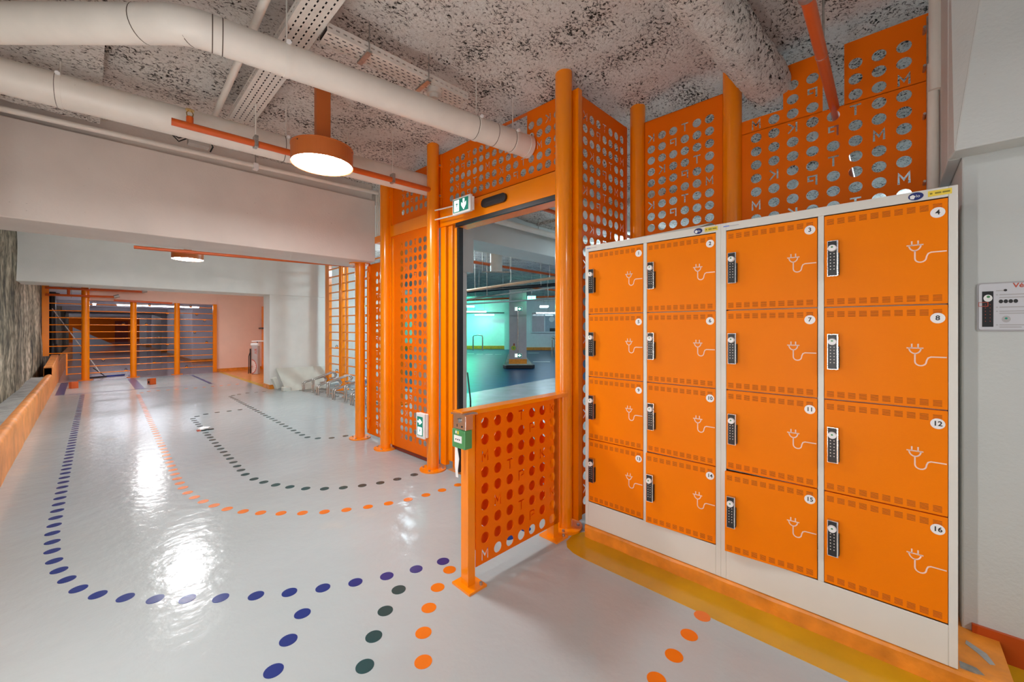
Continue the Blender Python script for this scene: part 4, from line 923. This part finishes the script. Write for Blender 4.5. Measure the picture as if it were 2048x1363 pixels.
tagit(mb.build('thin_pipe'), 'thin cream pipe on the ceiling left of the long perforated tray', 'pipe')

# cable trays (slotted)
def tray(label, p, q, wd, z, h=0.05, side=True):
    p = Vector((*p, 0)); q = Vector((*q, 0)); ln = (q - p).length; d = (q - p).normalized(); T = frame_T((p.x, p.y, z), d, (-d.y, d.x, 0), (0, 0, 1))
    t = thing('cable_tray', label, 'cable tray', (p.x, p.y, z), 'slotted cable trays')
    m_ = MB(); rows = 4; n = int(ln / 0.040); px = ln / n; rp = wd / (rows + 0.6)
    sl, sw = 0.020, 0.0075
    ys = [-wd / 2]; 
    cen = [-wd / 2 + rp * (k + 0.8) for k in range(rows)]
    def q4(a, b_, c, e): m_.add([(a, c, 0), (b_, c, 0), (b_, e, 0), (a, e, 0)], [(0, 1, 2, 3)], M_tray, T)
    prev = -wd / 2
    for ci, c in enumerate(cen):
        q4(0, ln, prev, c - sw / 2); prev = c + sw / 2
        st = (ci % 2) * px * 0.5; x = 0.0
        for k in range(n):
            xs_ = min(ln, k * px + st + (px - sl) / 2); q4(x, xs_, c - sw / 2, c + sw / 2); x = min(ln, xs_ + sl)
        q4(x, ln, c - sw / 2, c + sw / 2)
    q4(0, ln, prev, wd / 2)
    for sgn in (-1, 1):
        y = sgn * wd / 2; zz = [0, h * 0.42, h * 0.58, h]
        for a, b_ in ((zz[0], zz[1]), (zz[2], zz[3])): m_.add([(0, y, a), (ln, y, a), (ln, y, b_), (0, y, b_)], [(0, 1, 2, 3)], M_tray, T)
        x = 0
        for k in range(n):
            xs_ = k * px + 0.008; m_.add([(x, y, zz[1]), (xs_, y, zz[1]), (xs_, y, zz[2]), (x, y, zz[2])], [(0, 1, 2, 3)], M_tray, T); x = xs_ + sl
        m_.add([(x, y, zz[1]), (ln, y, zz[1]), (ln, y, zz[2]), (x, y, zz[2])], [(0, 1, 2, 3)], M_tray, T)
    m_.build('tray_channel', parent=t)
    m_ = MB(); m_.box((0, -wd / 2 + 0.01, 0.012), (ln, wd / 2 - 0.01, 0.03), M_black, T); m_.build('cables', parent=t)
    return t, T, ln
t, T, ln = tray('slotted cream cable tray running away from the camera on the ceiling', (0.80, 1.35), (0.835, 3.75), 0.155, 3.03)
t, T, ln = tray('slotted cream cable tray crossing the ceiling above the thick pipe', (0.90, 2.295), (1.86, 2.24), 0.13, 3.01)
for x in (0.22, 0.62):
    mb = MB(); mb.box((x, -0.075, -0.012), (x + 0.03, 0.075, 0.0), M_zinc, T); mb.cyl((x + 0.015, -0.07, 0), (x + 0.015, -0.07, 0.17), 0.004, M_zinc, n=6, T=T); mb.cyl((x + 0.015, 0.07, 0), (x + 0.015, 0.07, 0.17), 0.004, M_zinc, n=6, T=T); mb.build('support_rail', parent=t)
mb = MB(); c = T @ Vector((0.72, 0.0, 0.0)); mb.cyl(c, c - Vector((0, 0, 0.035)), 0.05, M_tray, n=24); mb.cyl(c - Vector((0, 0, 0.035)), c - Vector((0, 0, 0.06)), 0.033, M_tray, n=24, r2=0.028)
tagit(mb.build('smoke_detector'), 'round cream smoke detector under the crossing cable tray', 'detector')
# conduit at the right end of the panel
mb = MB(); mb.cyl((2.98, -0.165, 1.96), (2.98, -0.165, 2.75), 0.022, M_pipe, n=12); mb.cyl((2.965, -0.175, 2.6), (2.965, -0.175, 3.2), 0.028, M_pipe, n=12); mb.tube([(2.98, -0.165, 1.99), (2.95, -0.19, 1.955), (2.9, -0.21, 1.945)], 0.014, M_black, n=8)
tagit(mb.build('conduit'), 'grey vertical conduit above the last locker beside the white bracket', 'conduit')
mb = MB()
for z in (2.15, 2.5, 2.75, 2.95): mb.cyl((2.975, -0.135, z), (3.05, -0.135, z), 0.006, M_zinc, n=8)
mb.cyl((2.98, -0.145, 2.1), (2.98, -0.145, 3.0), 0.004, M_zinc, n=6)
tagit(mb.build('fixing_rod'), 'thin bolted rod at the right edge of the notched panel', 'rod')

# ================================================================ FAR GATE
GY = 15.8
def ring(m_, x, y, z, up):
    s_ = 1 if up else -1
    m_.box((x - 0.03, y - 0.012, z - 0.004 if up else z - 0.03), (x + 0.03, y + 0.012, z + 0.03 if up else z + 0.004), M_or)
    m_.tube([(x - 0.022, y, z + s_ * 0.02), (x - 0.022, y, z + s_ * 0.055), (x, y, z + s_ * 0.072), (x + 0.022, y, z + s_ * 0.055), (x + 0.022, y, z + s_ * 0.02)], 0.008, M_black, n=6)
gate = thing('barred_gate', 'far orange gate of horizontal bars and round posts closing the corridor', 'gate', (0.9, GY, 0))
for x, r_, z1 in ((-0.037, 0.078, 2.53), (0.905, 0.07, 2.165), (1.872, 0.07, 2.165)):
    mb = MB(); mb.cyl((x, GY, 0), (x, GY, z1), r_, M_or, n=24); mb.cyl((x, GY, 0), (x, GY, 0.015), r_ + 0.07, M_or, n=24); mb.build('gate_post', parent=gate)
mb = MB(); mb.box((-0.80, GY - 0.04, 0.68), (-0.68, GY + 0.04, 2.53), M_or); mb.build('end_stile', parent=gate)
mb = MB(); mb.box((2.76, GY - 0.04, 0.0), (2.86, GY + 0.04, 2.165), M_or); mb.build('end_stile', parent=gate)
mb = MB(); mb.box((-0.39, GY - 0.015, 0.16), (-0.36, GY + 0.015, 0.72), M_or); mb.build('short_stile', parent=gate)
bz = [0.182 + 0.1866 * k for k in range(11)]
for k, z in enumerate(bz):
    xa = -0.375 if z < 0.7 else -0.74
    mb = MB(); mb.cyl((xa, GY, z), (2.80, GY, z), 0.0125, M_or, n=10)
    ups = {0: [(0.75, 1), (2.1, 1)], 1: [(1.35, 1)], 2: [(0.3, 0)], 3: [(-0.1, 0)], 4: [(1.65, 0), (2.6, 1)], 6: [(2.3, 0)], 7: [(1.18, 1), (0.7, 1)], 8: [(2.55, 0)], 9: [(1.65, 0), (2.35, 0)], 10: [(1.25, 1), (2.2, 1)]}.get(k, [])
    for x, u in ups: ring(mb, x, GY, z, u)
    mb.build('bar', parent=gate)
for z in (2.26, 2.44):
    mb = MB(); mb.cyl((-0.74, GY - 0.06, z), (0.72 - (2.44 - z) * 1.2 + (0.35 if z > 2.4 else 0), GY - 0.25, z), 0.03, M_pipeo, n=12)
    x = 0.72 - (2.44 - z) * 1.2 + (0.35 if z > 2.4 else 0)
    mb.cyl((x, GY - 0.25, z), (x + 0.10, GY - 0.25, z + 0.04), 0.045, M_zinc, n=10)
    tagit(mb.build('sprinkler_pipe'), ('upper' if z > 2.4 else 'lower') + ' of two red-orange pipes above the far gate', 'pipe')
mb = MB(); mb.box((-0.3, GY - 0.09, 2.2), (-0.285, GY - 0.08, 2.52), M_zinc); mb.cyl((-0.34, GY - 0.1, 2.44), (-0.34, GY - 0.1, 2.27), 0.03, M_pipeo, n=10)
tagit(mb.build('pipe_link'), 'short vertical link between the two pipes above the far gate', 'pipe')
mb = MB(); mb.cyl((0.5, GY - 0.1, 2.175), (1.75, GY - 0.1, 2.15), 0.028, M_pipeo, n=12)
tagit(mb.build('sprinkler_pipe'), 'short red-orange pipe lying along the head of the far gate', 'pipe')

# wheel stops
for x, y, lb in ((-0.2, 13.75, 'small orange wheel stop on the floor in the left blue bay'), (1.12, 13.3, 'small orange hollow wheel stop in the right blue bay')):
    mb = MB(); T = frame_T((x, y, 0), (0.96, 0.28, 0), (-0.28, 0.96, 0))
    v = [(-0.06, 0, 0), (0.06, 0, 0), (0.06, 0.16, 0), (-0.06, 0.16, 0), (-0.06, 0, 0.16), (0.06, 0, 0.16), (0.06, 0.16, 0.14), (-0.06, 0.16, 0.14)]
    mb.add(v, [(3, 2, 1, 0), (4, 5, 6, 7), (0, 1, 5, 4), (1, 2, 6, 5), (2, 3, 7, 6), (3, 0, 4, 7)], M_pipeo, T)
    if x > 1: mb.box((-0.063, 0.04, 0.03), (0.063, 0.12, 0.09), M_gap, T)
    tagit(mb.build('wheel_stop', bevel=0.006), lb, 'wheel stop')

# litter on the floor
mb = MB(); c0 = Vector((1.095, 6.83, 0))
v = []; n = 14
for j in range(6):
    for k in range(n):
        a = 2 * PI * k / n; ph = j / 5 * PI; rr = 1 + 0.5 * noise.noise(Vector((a * 1.3, ph * 2, 3)))
        v.append((c0.x + 0.07 * rr * math.sin(ph) * math.cos(a), c0.y + 0.05 * rr * math.sin(ph) * math.sin(a), 0.022 + 0.022 * rr * math.cos(ph)))
mb.add(v, [(j * n + k, j * n + (k + 1) % n, (j + 1) * n + (k + 1) % n, (j + 1) * n + k) for j in range(5) for k in range(n)], M_whp)
mb.box((c0.x - 0.08, c0.y - 0.05, 0.0), (c0.x - 0.04, c0.y + 0.02, 0.012), M_redp); mb.box((c0.x + 0.03, c0.y - 0.06, 0.0), (c0.x + 0.10, c0.y - 0.03, 0.01), M_black)
tagit(mb.build('crumpled_wrapper'), 'crumpled white and red wrapper lying on the green dotted line', 'litter')

# ================================================================ AIR PUMP
t = thing('air_pump', 'grey bicycle air pump stand marked AIR in the orange bay behind the pillar', 'pump', (3.5, 14.1, 0))
T = frame_T((3.53, 14.1, 0), RGT, FWD)
mb = MB(); mb.box((-0.10, -0.06, 0), (0.10, 0.06, 0.86), mat('pump_grey', (0.50, 0.42, 0.40), 0.4), T); mb.build('column', parent=t, bevel=0.02)
mb = MB(); a = T @ Vector((-0.12, -0.02, 0.90)); b_ = T @ Vector((0.10, -0.02, 0.91)); mb.cyl(a, b_, 0.045, M_whp, n=18); mb.build('head', parent=t)
mb = MB(); mb.cyl(T @ Vector((-0.12, 0, 1.0)), T @ Vector((0.23, 0, 1.01)), 0.018, M_whp, n=10); mb.cyl(T @ Vector((0.05, 0, 0.9)), T @ Vector((0.05, 0, 1.0)), 0.012, M_black, n=8); mb.build('handle', parent=t)
mb = MB(); mb.tube([T @ Vector(p) for p in ((-0.11, -0.08, 0.78), (-0.11, -0.08, 0.1), (-0.11, -0.08, 0.03))], 0.02, M_black, n=8); mb.tube([T @ Vector(p) for p in ((-0.11, -0.08, 0.70), (-0.16, -0.08, 0.55), (-0.165, -0.08, 0.06), (-0.17, -0.08, 0.02))], 0.011, M_black, n=8); mb.build('hose', parent=t)
mb = MB(); Tf = frame_T(T @ Vector((-0.085, -0.062, 0.235)), RGT, FWD)
arc = [(0.15 * math.cos(a), 0, 0.22 * math.sin(a)) for a in [-PI / 2 + PI * k / 16 for k in range(17)]]
mb.add(arc, [tuple(range(17))], M_redp, Tf)
arc2 = [(0.13 * math.cos(a), -0.001, 0.195 * math.sin(a)) for a in [-PI / 2 + PI * k / 16 for k in range(17)]]
mb.add(arc2, [tuple(range(17))], mat('pale_print', (0.8, 0.66, 0.6), 0.5), Tf)
for k in range(1, 9):
    a = -PI / 2 + PI * k / 9; ca, sa = math.cos(a), math.sin(a)
    mb.add([(0, -0.002, -0.003), (0.13 * ca, -0.002, 0.195 * sa - 0.003), (0.13 * ca, -0.002, 0.195 * sa + 0.003), (0, -0.002, 0.003)], [(0, 1, 2, 3)], M_redp, Tf)
mb.build('wheel_print', parent=t)
mb = MB(); vs, fs = text_geo('AIR', 0.115, 0.001); Tt = frame_T(T @ Vector((0.045, -0.064, 0.70)), (0, 0, 1), -RGT, -FWD)
mb.add(vs, fs, M_redp, Tt); mb.build('lettering', parent=t)

# ================================================================ BIKE RACKS
def bike_rack(x, y, label):
    t = thing('bike_rack', label, 'bike rack', (x, y, -0.015), 'tubular steel wheel racks')
    for dy, h0, h1, xs in ((0.0, 0.20, 0.27, 0.0), (-0.40, 0.30, 0.40, 0.06)):
        for e_ in (-0.045, 0.045):
            pts_ = [(x + xs, y + dy + e_, -0.015), (x + xs, y + dy + e_, h0 - 0.04), (x + xs + 0.02, y + dy + e_, h0 - 0.01), (x + xs + 0.06, y + dy + e_, h0)]
            pts_ += [(x + xs + 0.40, y + dy + e_, h1), (x + xs + 0.46, y + dy + e_, h1 - 0.01), (x + xs + 0.49, y + dy + e_, h1 - 0.06), (x + xs + 0.46, y + dy + e_ * 0.4, h1 - 0.12), (x + xs + 0.36, y + dy + e_ * 0.4, h1 - 0.13)]
            m_ = MB(); m_.tube(pts_, 0.016, M_chrome, n=10); m_.build('tube_hoop', parent=t)
    m_ = MB(); m_.box((x + 0.2, y - 0.5, -0.013), (x + 0.24, y + 0.1, 0.012), M_chrome); m_.box((x + 0.4, y - 0.5, -0.013), (x + 0.44, y + 0.1, 0.012), M_chrome); m_.build('floor_rail', parent=t)
    return t
for y, lb in ((9.55, 'tubular wheel rack at the far end of the row, beside the leaning board'), (8.75, 'second tubular wheel rack from the leaning board'), (7.95, 'third tubular wheel rack from the leaning board'), (7.15, 'nearest tubular wheel rack, partly behind the short flanged post')):
    bike_rack(3.32, y, lb)
# leaning boards
mb = MB(); v = [(3.02, 9.72, 0.0), (3.86, 9.66, -0.01), (4.05, 10.24, 0.46), (2.98, 10.27, 0.48)]
nv = Vector((0, 0.02, -0.012)); mb.add(v + [tuple(Vector(p) + nv) for p in v], [(0, 1, 2, 3), (7, 6, 5, 4), (0, 4, 5, 1), (1, 5, 6, 2), (2, 6, 7, 3), (3, 7, 4, 0)], M_foam)
tagit(mb.build('leaning_board'), 'large pale board leaning against the pillar beside the racks', 'board')
mb = MB(); T = frame_T((2.93, 9.98, 0.0), (0.9, 0.2, 0.38), (-0.25, 0.96, 0.0)); mb.box((0, 0, 0.03), (0.09, 0.10, 0.3), M_foam, T)
tagit(mb.build('foam_block', bevel=0.006), 'white foam block tilted at the foot of the pillar', 'block')
mb = MB(); mb.box((2.96, 9.72, 0.0), (3.12, 9.86, 0.09), M_foam)
tagit(mb.build('foam_block', bevel=0.012), 'small white foam block lying below the tilted block', 'block')

# inner grille behind the racks
gr = thing('barred_grille', 'orange grille of horizontal bars behind the bike racks', 'grille', (4.0, 9.1, 0))
for y, r_ in ((9.12, 0.068), (6.6, 0.068)):
    mb = MB(); mb.cyl((4.0, y, 0), (4.0, y, 3.0), r_, M_or, n=24); mb.cyl((4.0, y, -0.015), (4.0, y, 0.01), r_ + 0.08, M_or, n=24); mb.build('grille_post', parent=gr)
mb = MB(); mb.box((3.98, 9.80, 0.1), (4.05, 10.02, 3.05), M_or); mb.build('frame_bar', parent=gr)
mb = MB(); mb.box((3.98, 8.84, 0.1), (4.02, 8.90, 3.05), M_or); mb.build('frame_bar', parent=gr)
for k in range(15):
    z = 0.18 + 0.187 * k
    mb = MB(); mb.box((3.985, 6.6, z - 0.014), (4.012, 9.82, z + 0.014), M_or)
    if k in (1, 4): ring(mb, 4.0, 9.4, z, 1)
    mb.build('bar', parent=gr)

# ================================================================ CAR PARK BEYOND THE DOORWAY
def cp(l, d): v = FWD * d + RGT * l; return (v.x, v.y)
def cl(u, d): return (u - 1024) / F_PX * d
TC = frame_T((0, 0, 0), RGT, FWD, (0, 0, 1))      # axes of the far car park walls
mb = MB()
mb.box((-9, 27.5, -0.01), (cl(1009, 27.5), 27.8, 3.4), M_farw, TC); mb.box((cl(1009, 27.5), 26.8, -0.01), (cl(1021, 27), 27.8, 3.4), M_farw, TC)
mb.box((cl(1021, 27), 26.0, -0.01), (9, 26.3, 3.4), M_farw, TC); struct('wall_far', mb)
mb = MB(); mb.box((-9, 27.42, 0), (cl(1009, 27.5), 27.5, 0.22), M_kerb, TC); mb.box((cl(1021, 27), 25.92, 0), (9, 26.0, 0.18), M_kerb, TC); struct('baseboard_far', mb)
mb = MB(); mb.box((-9, 27.3, 2.45), (cl(1009, 27.5), 27.5, 2.50), M_black, TC); struct('trim_3', mb)
# office window
mb = MB(); mb.box((cl(1062, 26), 25.9, 1.12), (cl(1119, 26), 26.02, 2.62), M_farw, TC); mb.box((cl(1064, 26), 25.88, 1.2), (cl(1088, 26), 25.91, 2.42), mat('pink_pane', (0.5, 0.42, 0.46), 0.1), TC)
mb.box((cl(1090, 26), 25.88, 1.2), (cl(1118, 26), 25.91, 2.42), M_glass, TC); wn = struct('window_1', mb)
mb = MB(); mb.disc((cl(1103, 26), 25.87, 2.0), 0.18, M_farw, T=TC, ax='y'); mb.box((cl(1099, 26), 25.86, 1.22), (cl(1110, 26), 25.88, 1.42), M_ink, TC); mb.build('window_print', parent=wn)
# column on its island
mb = MB(); mb.box((-0.10, 14.3, 0.0), (0.52, 14.9, 3.3), mat('mauve_column', (0.42, 0.36, 0.37), 0.5), TC); struct('concrete_column', mb, 0.01)
mb = MB(); mb.prism([(-0.14, 14.0), (0.66, 14.0), (0.72, 14.2), (0.62, 20.0), (-0.2, 20.0), (-0.26, 14.3)], -0.01, 0.13, M_raw, TC); mb.prism([(-0.20, 13.9), (0.70, 13.9), (0.80, 14.1), (0.70, 16.0), (-0.28, 16.0), (-0.32, 14.2)], -0.01, 0.12, M_black, TC); struct('kerb_island', mb, 0.02)
mb = MB(); mb.box((-0.11, 14.29, 0.13), (0.53, 14.91, 0.30), M_kerb, TC); struct('baseboard_column', mb)
for z, lb in ((2.03, 'upper lit exit sign on the far car park column'), (0.37, 'lower lit exit sign on the far car park column')):
    t = thing('exit_sign', lb, 'sign', (*cp(0.22, 14.28), z)); T = frame_T((*cp(0.09, 14.27), z), RGT, FWD, (0, 0, 1))
    mb = MB(); mb.box((-0.01, 0, -0.01), (0.27, 0.04, 0.135), M_whp, T); mb.build('casing', parent=t)
    mb = MB(); man_and_arrow(mb, frame_T((*cp(0.095, 14.265), z), RGT, FWD, (0, 0, 1)), 0.25, 0.125, down=False); mb.build('sign_face', parent=t)
mb = MB(); mb.box((0.045, 14.28, 0.78), (0.10, 14.30, 0.86), M_dkred, TC); a = TC @ Vector((0.055, 14.28, 0.70)); mb.cyl(a, a + FWD * 0.02, 0.085, mat('lime_disc', (0.38, 0.42, 0.02), 0.5), n=20); mb.disc((0.055, 14.275, 0.70), 0.03, M_green, T=TC, ax='y')
tagit(mb.build('column_notice'), 'lime green disc and small red plate on the far column', 'notice')
mb = MB(); a = TC @ Vector((0.215, 14.28, 0.5)); mb.cyl(a, a + Vector((0, 0, 1.53)), 0.02, M_chrome, n=10); tagit(mb.build('conduit'), 'thin metal conduit between the two exit signs on the far column', 'conduit')
# hoops
for l, d, wd, lb in ((cl(957, 26), 25.5, 0.30, 'steel hoop stand before the far white wall, left in the doorway'), (cl(1105, 20), 19.5, 0.07, 'steel hoop stand before the office window')):
    mb = MB(); mb.tube([TC @ Vector(p) for p in ((l - wd, d, 0), (l - wd, d, 0.85), (l - wd + 0.03, d, 0.95), (l, d, 0.99), (l + wd - 0.03, d, 0.95), (l + wd, d, 0.85), (l + wd, d, 0))], 0.04, M_chrome, n=10)
    tagit(mb.build('hoop_stand'), lb, 'hoop stand')
# road marks
mb = MB()
for u0, u1, v_ in ((935, 948, 706.5), (953, 966, 707.5), (971, 985, 708), (990, 1003, 708), (1056, 1078, 705)):
    d = F_PX * CAM_Z / (v_ - 657); mb.box((cl(u0, d), d - 0.12, -0.02), (cl(u1, d), d + 0.12, -0.006), M_whp, TC)
for u0, u1, v_ in ((1066, 1100, 722.5),): d = F_PX * CAM_Z / (v_ - 657); mb.box((cl(u0, d), d - 0.07, -0.02), (cl(u1, d), d + 0.07, -0.006), M_whp, TC)
struct('trim_4', mb)
def glow_light(name, lb, l, d, z, ln, m, dep=0.14, h=0.06):
    t = thing(name, lb, 'light', (*cp(l, d), z)); m_ = MB(); m_.box((l - ln / 2, d - dep / 2, z), (l + ln / 2, d + dep / 2, z + h), m, TC); m_.build('tube', parent=t)
    m_ = MB(); m_.box((l - ln / 2, d - dep / 2, z + h), (l + ln / 2, d + dep / 2, z + h + 0.04), M_whp, TC); m_.cyl(TC @ Vector((l, d, z + h)), TC @ Vector((l, d, 3.35)), 0.008, M_zinc, n=6); m_.build('casing', parent=t)
glow_light('strip_light', 'strip light left of the far column, upper one', cl(950, 25), 25, 2.42, 1.4, M_tube3)
glow_light('strip_light', 'strip light left of the far column, lower one', cl(969, 26.6), 26.6, 2.27, 1.25, M_tube3)
glow_light('strip_light', 'strip light right of the far column above the office window', cl(1096, 24), 24, 2.30, 1.4, M_tube3)
glow_light('strip_light', 'small bright strip light right of the far column', cl(1088, 18), 18, 2.35, 0.35, M_tube3, 0.5)
glow_light('strip_light', 'added fill strip light in the car park between door and column', cl(845, 9), 9, 2.95, 1.3, M_tube)  # this and the next four: added to brighten the car park
glow_light('strip_light', 'added fill strip light in the car park right of the doorway', cl(1300, 8), 8, 2.95, 1.3, M_tube)
glow_light('strip_light', 'added fill strip light in the car park behind the locker panels', cl(1950, 5.0), 5.0, 2.98, 1.2, M_tube)
glow_light('strip_light', 'added fill strip light in the car park straight beyond the doorway', cl(1230, 14), 14, 2.95, 1.3, M_tube)
glow_light('strip_light', 'added fill strip light far in the car park behind the racks', cl(760, 20), 20, 2.6, 1.4, M_tube)
glow_light('green_lamp', 'green glowing lamp right of the far column', cl(1063, 14), 14, 2.40, 0.28, M_glow_g, 0.2, 0.12)
glow_light('green_lamp', 'green glowing strip near the far left wall of the car park', cl(905, 25.5), 25.5, 2.75, 2.8, M_glow_g2, 0.3, 0.1)
# white pillar and beam beyond the door
mb = MB(); mb.box((3.05, 4.2, -0.01), (3.56, 4.75, 2.16), M_wallw); mb.box((3.0, 4.18, 2.155), (3.665, 4.9, 3.25), M_wallw); struct('concrete_pillar', mb, 0.008)
mb = MB(); mb.box((3.66, 4.2, 2.62), (16, 4.75, 3.0), M_wallw); mb.box((3.66, 4.32, 2.98), (16, 4.75, 3.2), M_wallw); struct('concrete_beam', mb, 0.01)
# pipes beyond the door
def simple_pipe(pts_, r_, m, name, lb, cat='pipe'):
    m_ = MB(); m_.tube(pts_, r_, m, n=14)
    for f_ in (0.12, 0.5, 0.88):
        q_ = lerp(pts_[0], pts_[-1], f_); m_.cyl(q_, (q_[0], q_[1], 3.2), 0.006, M_zinc, n=6)
    tagit(m_.build(name), lb, cat)
simple_pipe([(3.7, 4.08, 2.93), (14, 4.0, 2.93)], 0.045, M_pipe, 'drain_pipe', 'white pipe along the beam beyond the doorway')
simple_pipe([(3.4, 2.75, 2.86), (12, 2.35, 2.86)], 0.10, M_pipe, 'drain_pipe', 'thick white pipe under the ceiling beyond the doorway')
simple_pipe([(3.3, 2.98, 2.80), (12, 2.75, 2.80)], 0.024, M_pipeo, 'sprinkler_pipe', 'red-orange pipe beside the thick white pipe beyond the doorway')
simple_pipe([(3.9, 5.6, 2.62), (14, 5.6, 2.62)], 0.028, M_pipeo, 'sprinkler_pipe', 'red-orange pipe crossing behind the beam beyond the doorway')
simple_pipe([(3.9, 5.25, 2.86), (12, 5.15, 2.86)], 0.12, M_pipe, 'drain_duct', 'thick white pipe behind the beam beyond the doorway')
t = thing('drain_stub', 'white vertical drain stub hanging behind the beam beyond the doorway', 'pipe', (5.08, 5.18, 2.4))
mb = MB(); mb.cyl((5.08, 5.18, 2.42), (5.08, 5.18, 2.95), 0.11, M_pipe, n=20); mb.build('pipe_run', parent=t)
mb = MB(); T = frame_T((5.08, 5.18, 2.40), RGT, FWD); mb.box((-0.26, -0.02, 0), (0.26, 0.02, 0.02), M_zinc, T); mb.cyl((-0.25, 0, 0), (-0.25, 0, 0.7), 0.005, M_zinc, n=6, T=T); mb.cyl((0.25, 0, 0), (0.25, 0, 0.7), 0.005, M_zinc, n=6, T=T); mb.build('support_rail', parent=t)
def cpt(u, v_, d): return (*cp(cl(u, d), d), CAM_Z - (v_ - 657) / F_PX * d)
for a, b_, d0, d1, r_, m, nm, lb in (
    ((928, 582), (1125, 553), 9.0, 8.2, 0.03, mat('tan_tray', (0.62, 0.42, 0.28), 0.5), 'cable_tray', 'tan tray crossing high in the doorway view'),
    ((928, 583), (1120, 568), 12.5, 12.0, 0.05, M_black, 'cable_bundle', 'dark cable bundle below the tan tray'),
    ((928, 599), (1120, 573), 13.6, 13.0, 0.028, M_pipe, 'thin_pipe', 'thin pale pipe below the dark cable bundle'),
    ((928, 608), (1120, 596), 12.8, 12.2, 0.024, M_plate2, 'thin_pipe', 'thin grey pipe just above the upper exit sign'),
    ((928, 561), (1120, 581), 15.8, 15.8, 0.035, M_pipeo, 'sprinkler_pipe', 'far red-orange pipe descending to the right in the doorway'),
    ((928, 600), (1120, 592), 17.5, 17.5, 0.04, M_pipeo, 'sprinkler_pipe', 'lowest far red-orange pipe in the doorway view')):
    simple_pipe([cpt(*a, d0), cpt(*b_, d1)], r_, m, nm, lb)
mb = MB()
for u, d, v0, v1 in ((974, 8, 480, 592), (958, 12, 520, 580), (1006, 12, 500, 575), (1045, 13, 545, 600), (1082, 9, 420, 570), (1063, 13, 540, 600), (1095, 12, 540, 580)):
    a = cpt(u, v1, d); mb.cyl(a, (a[0], a[1], 3.2), 0.006, M_zinc, n=6)
tagit(mb.build('hanger_rods'), 'thin hanger rods under the car park ceiling beyond the doorway', 'rods')
mb = MB(); a = (*cp(cl(936, 7.0), 7.0), 0.0); b_ = cpt(934, 720, 7.0); mb.cyl(cpt(941, 800, 6.0), cpt(935, 745, 6.3), 0.012, M_black, n=8)
mb.cyl(cpt(941, 800, 6.0), (cpt(941, 800, 6.0)[0], cpt(941, 800, 6.0)[1], 0), 0.012, M_black, n=8)
tagit(mb.build('black_rod'), 'thin black rod leaning beside the white pillar beyond the doorway', 'rod')
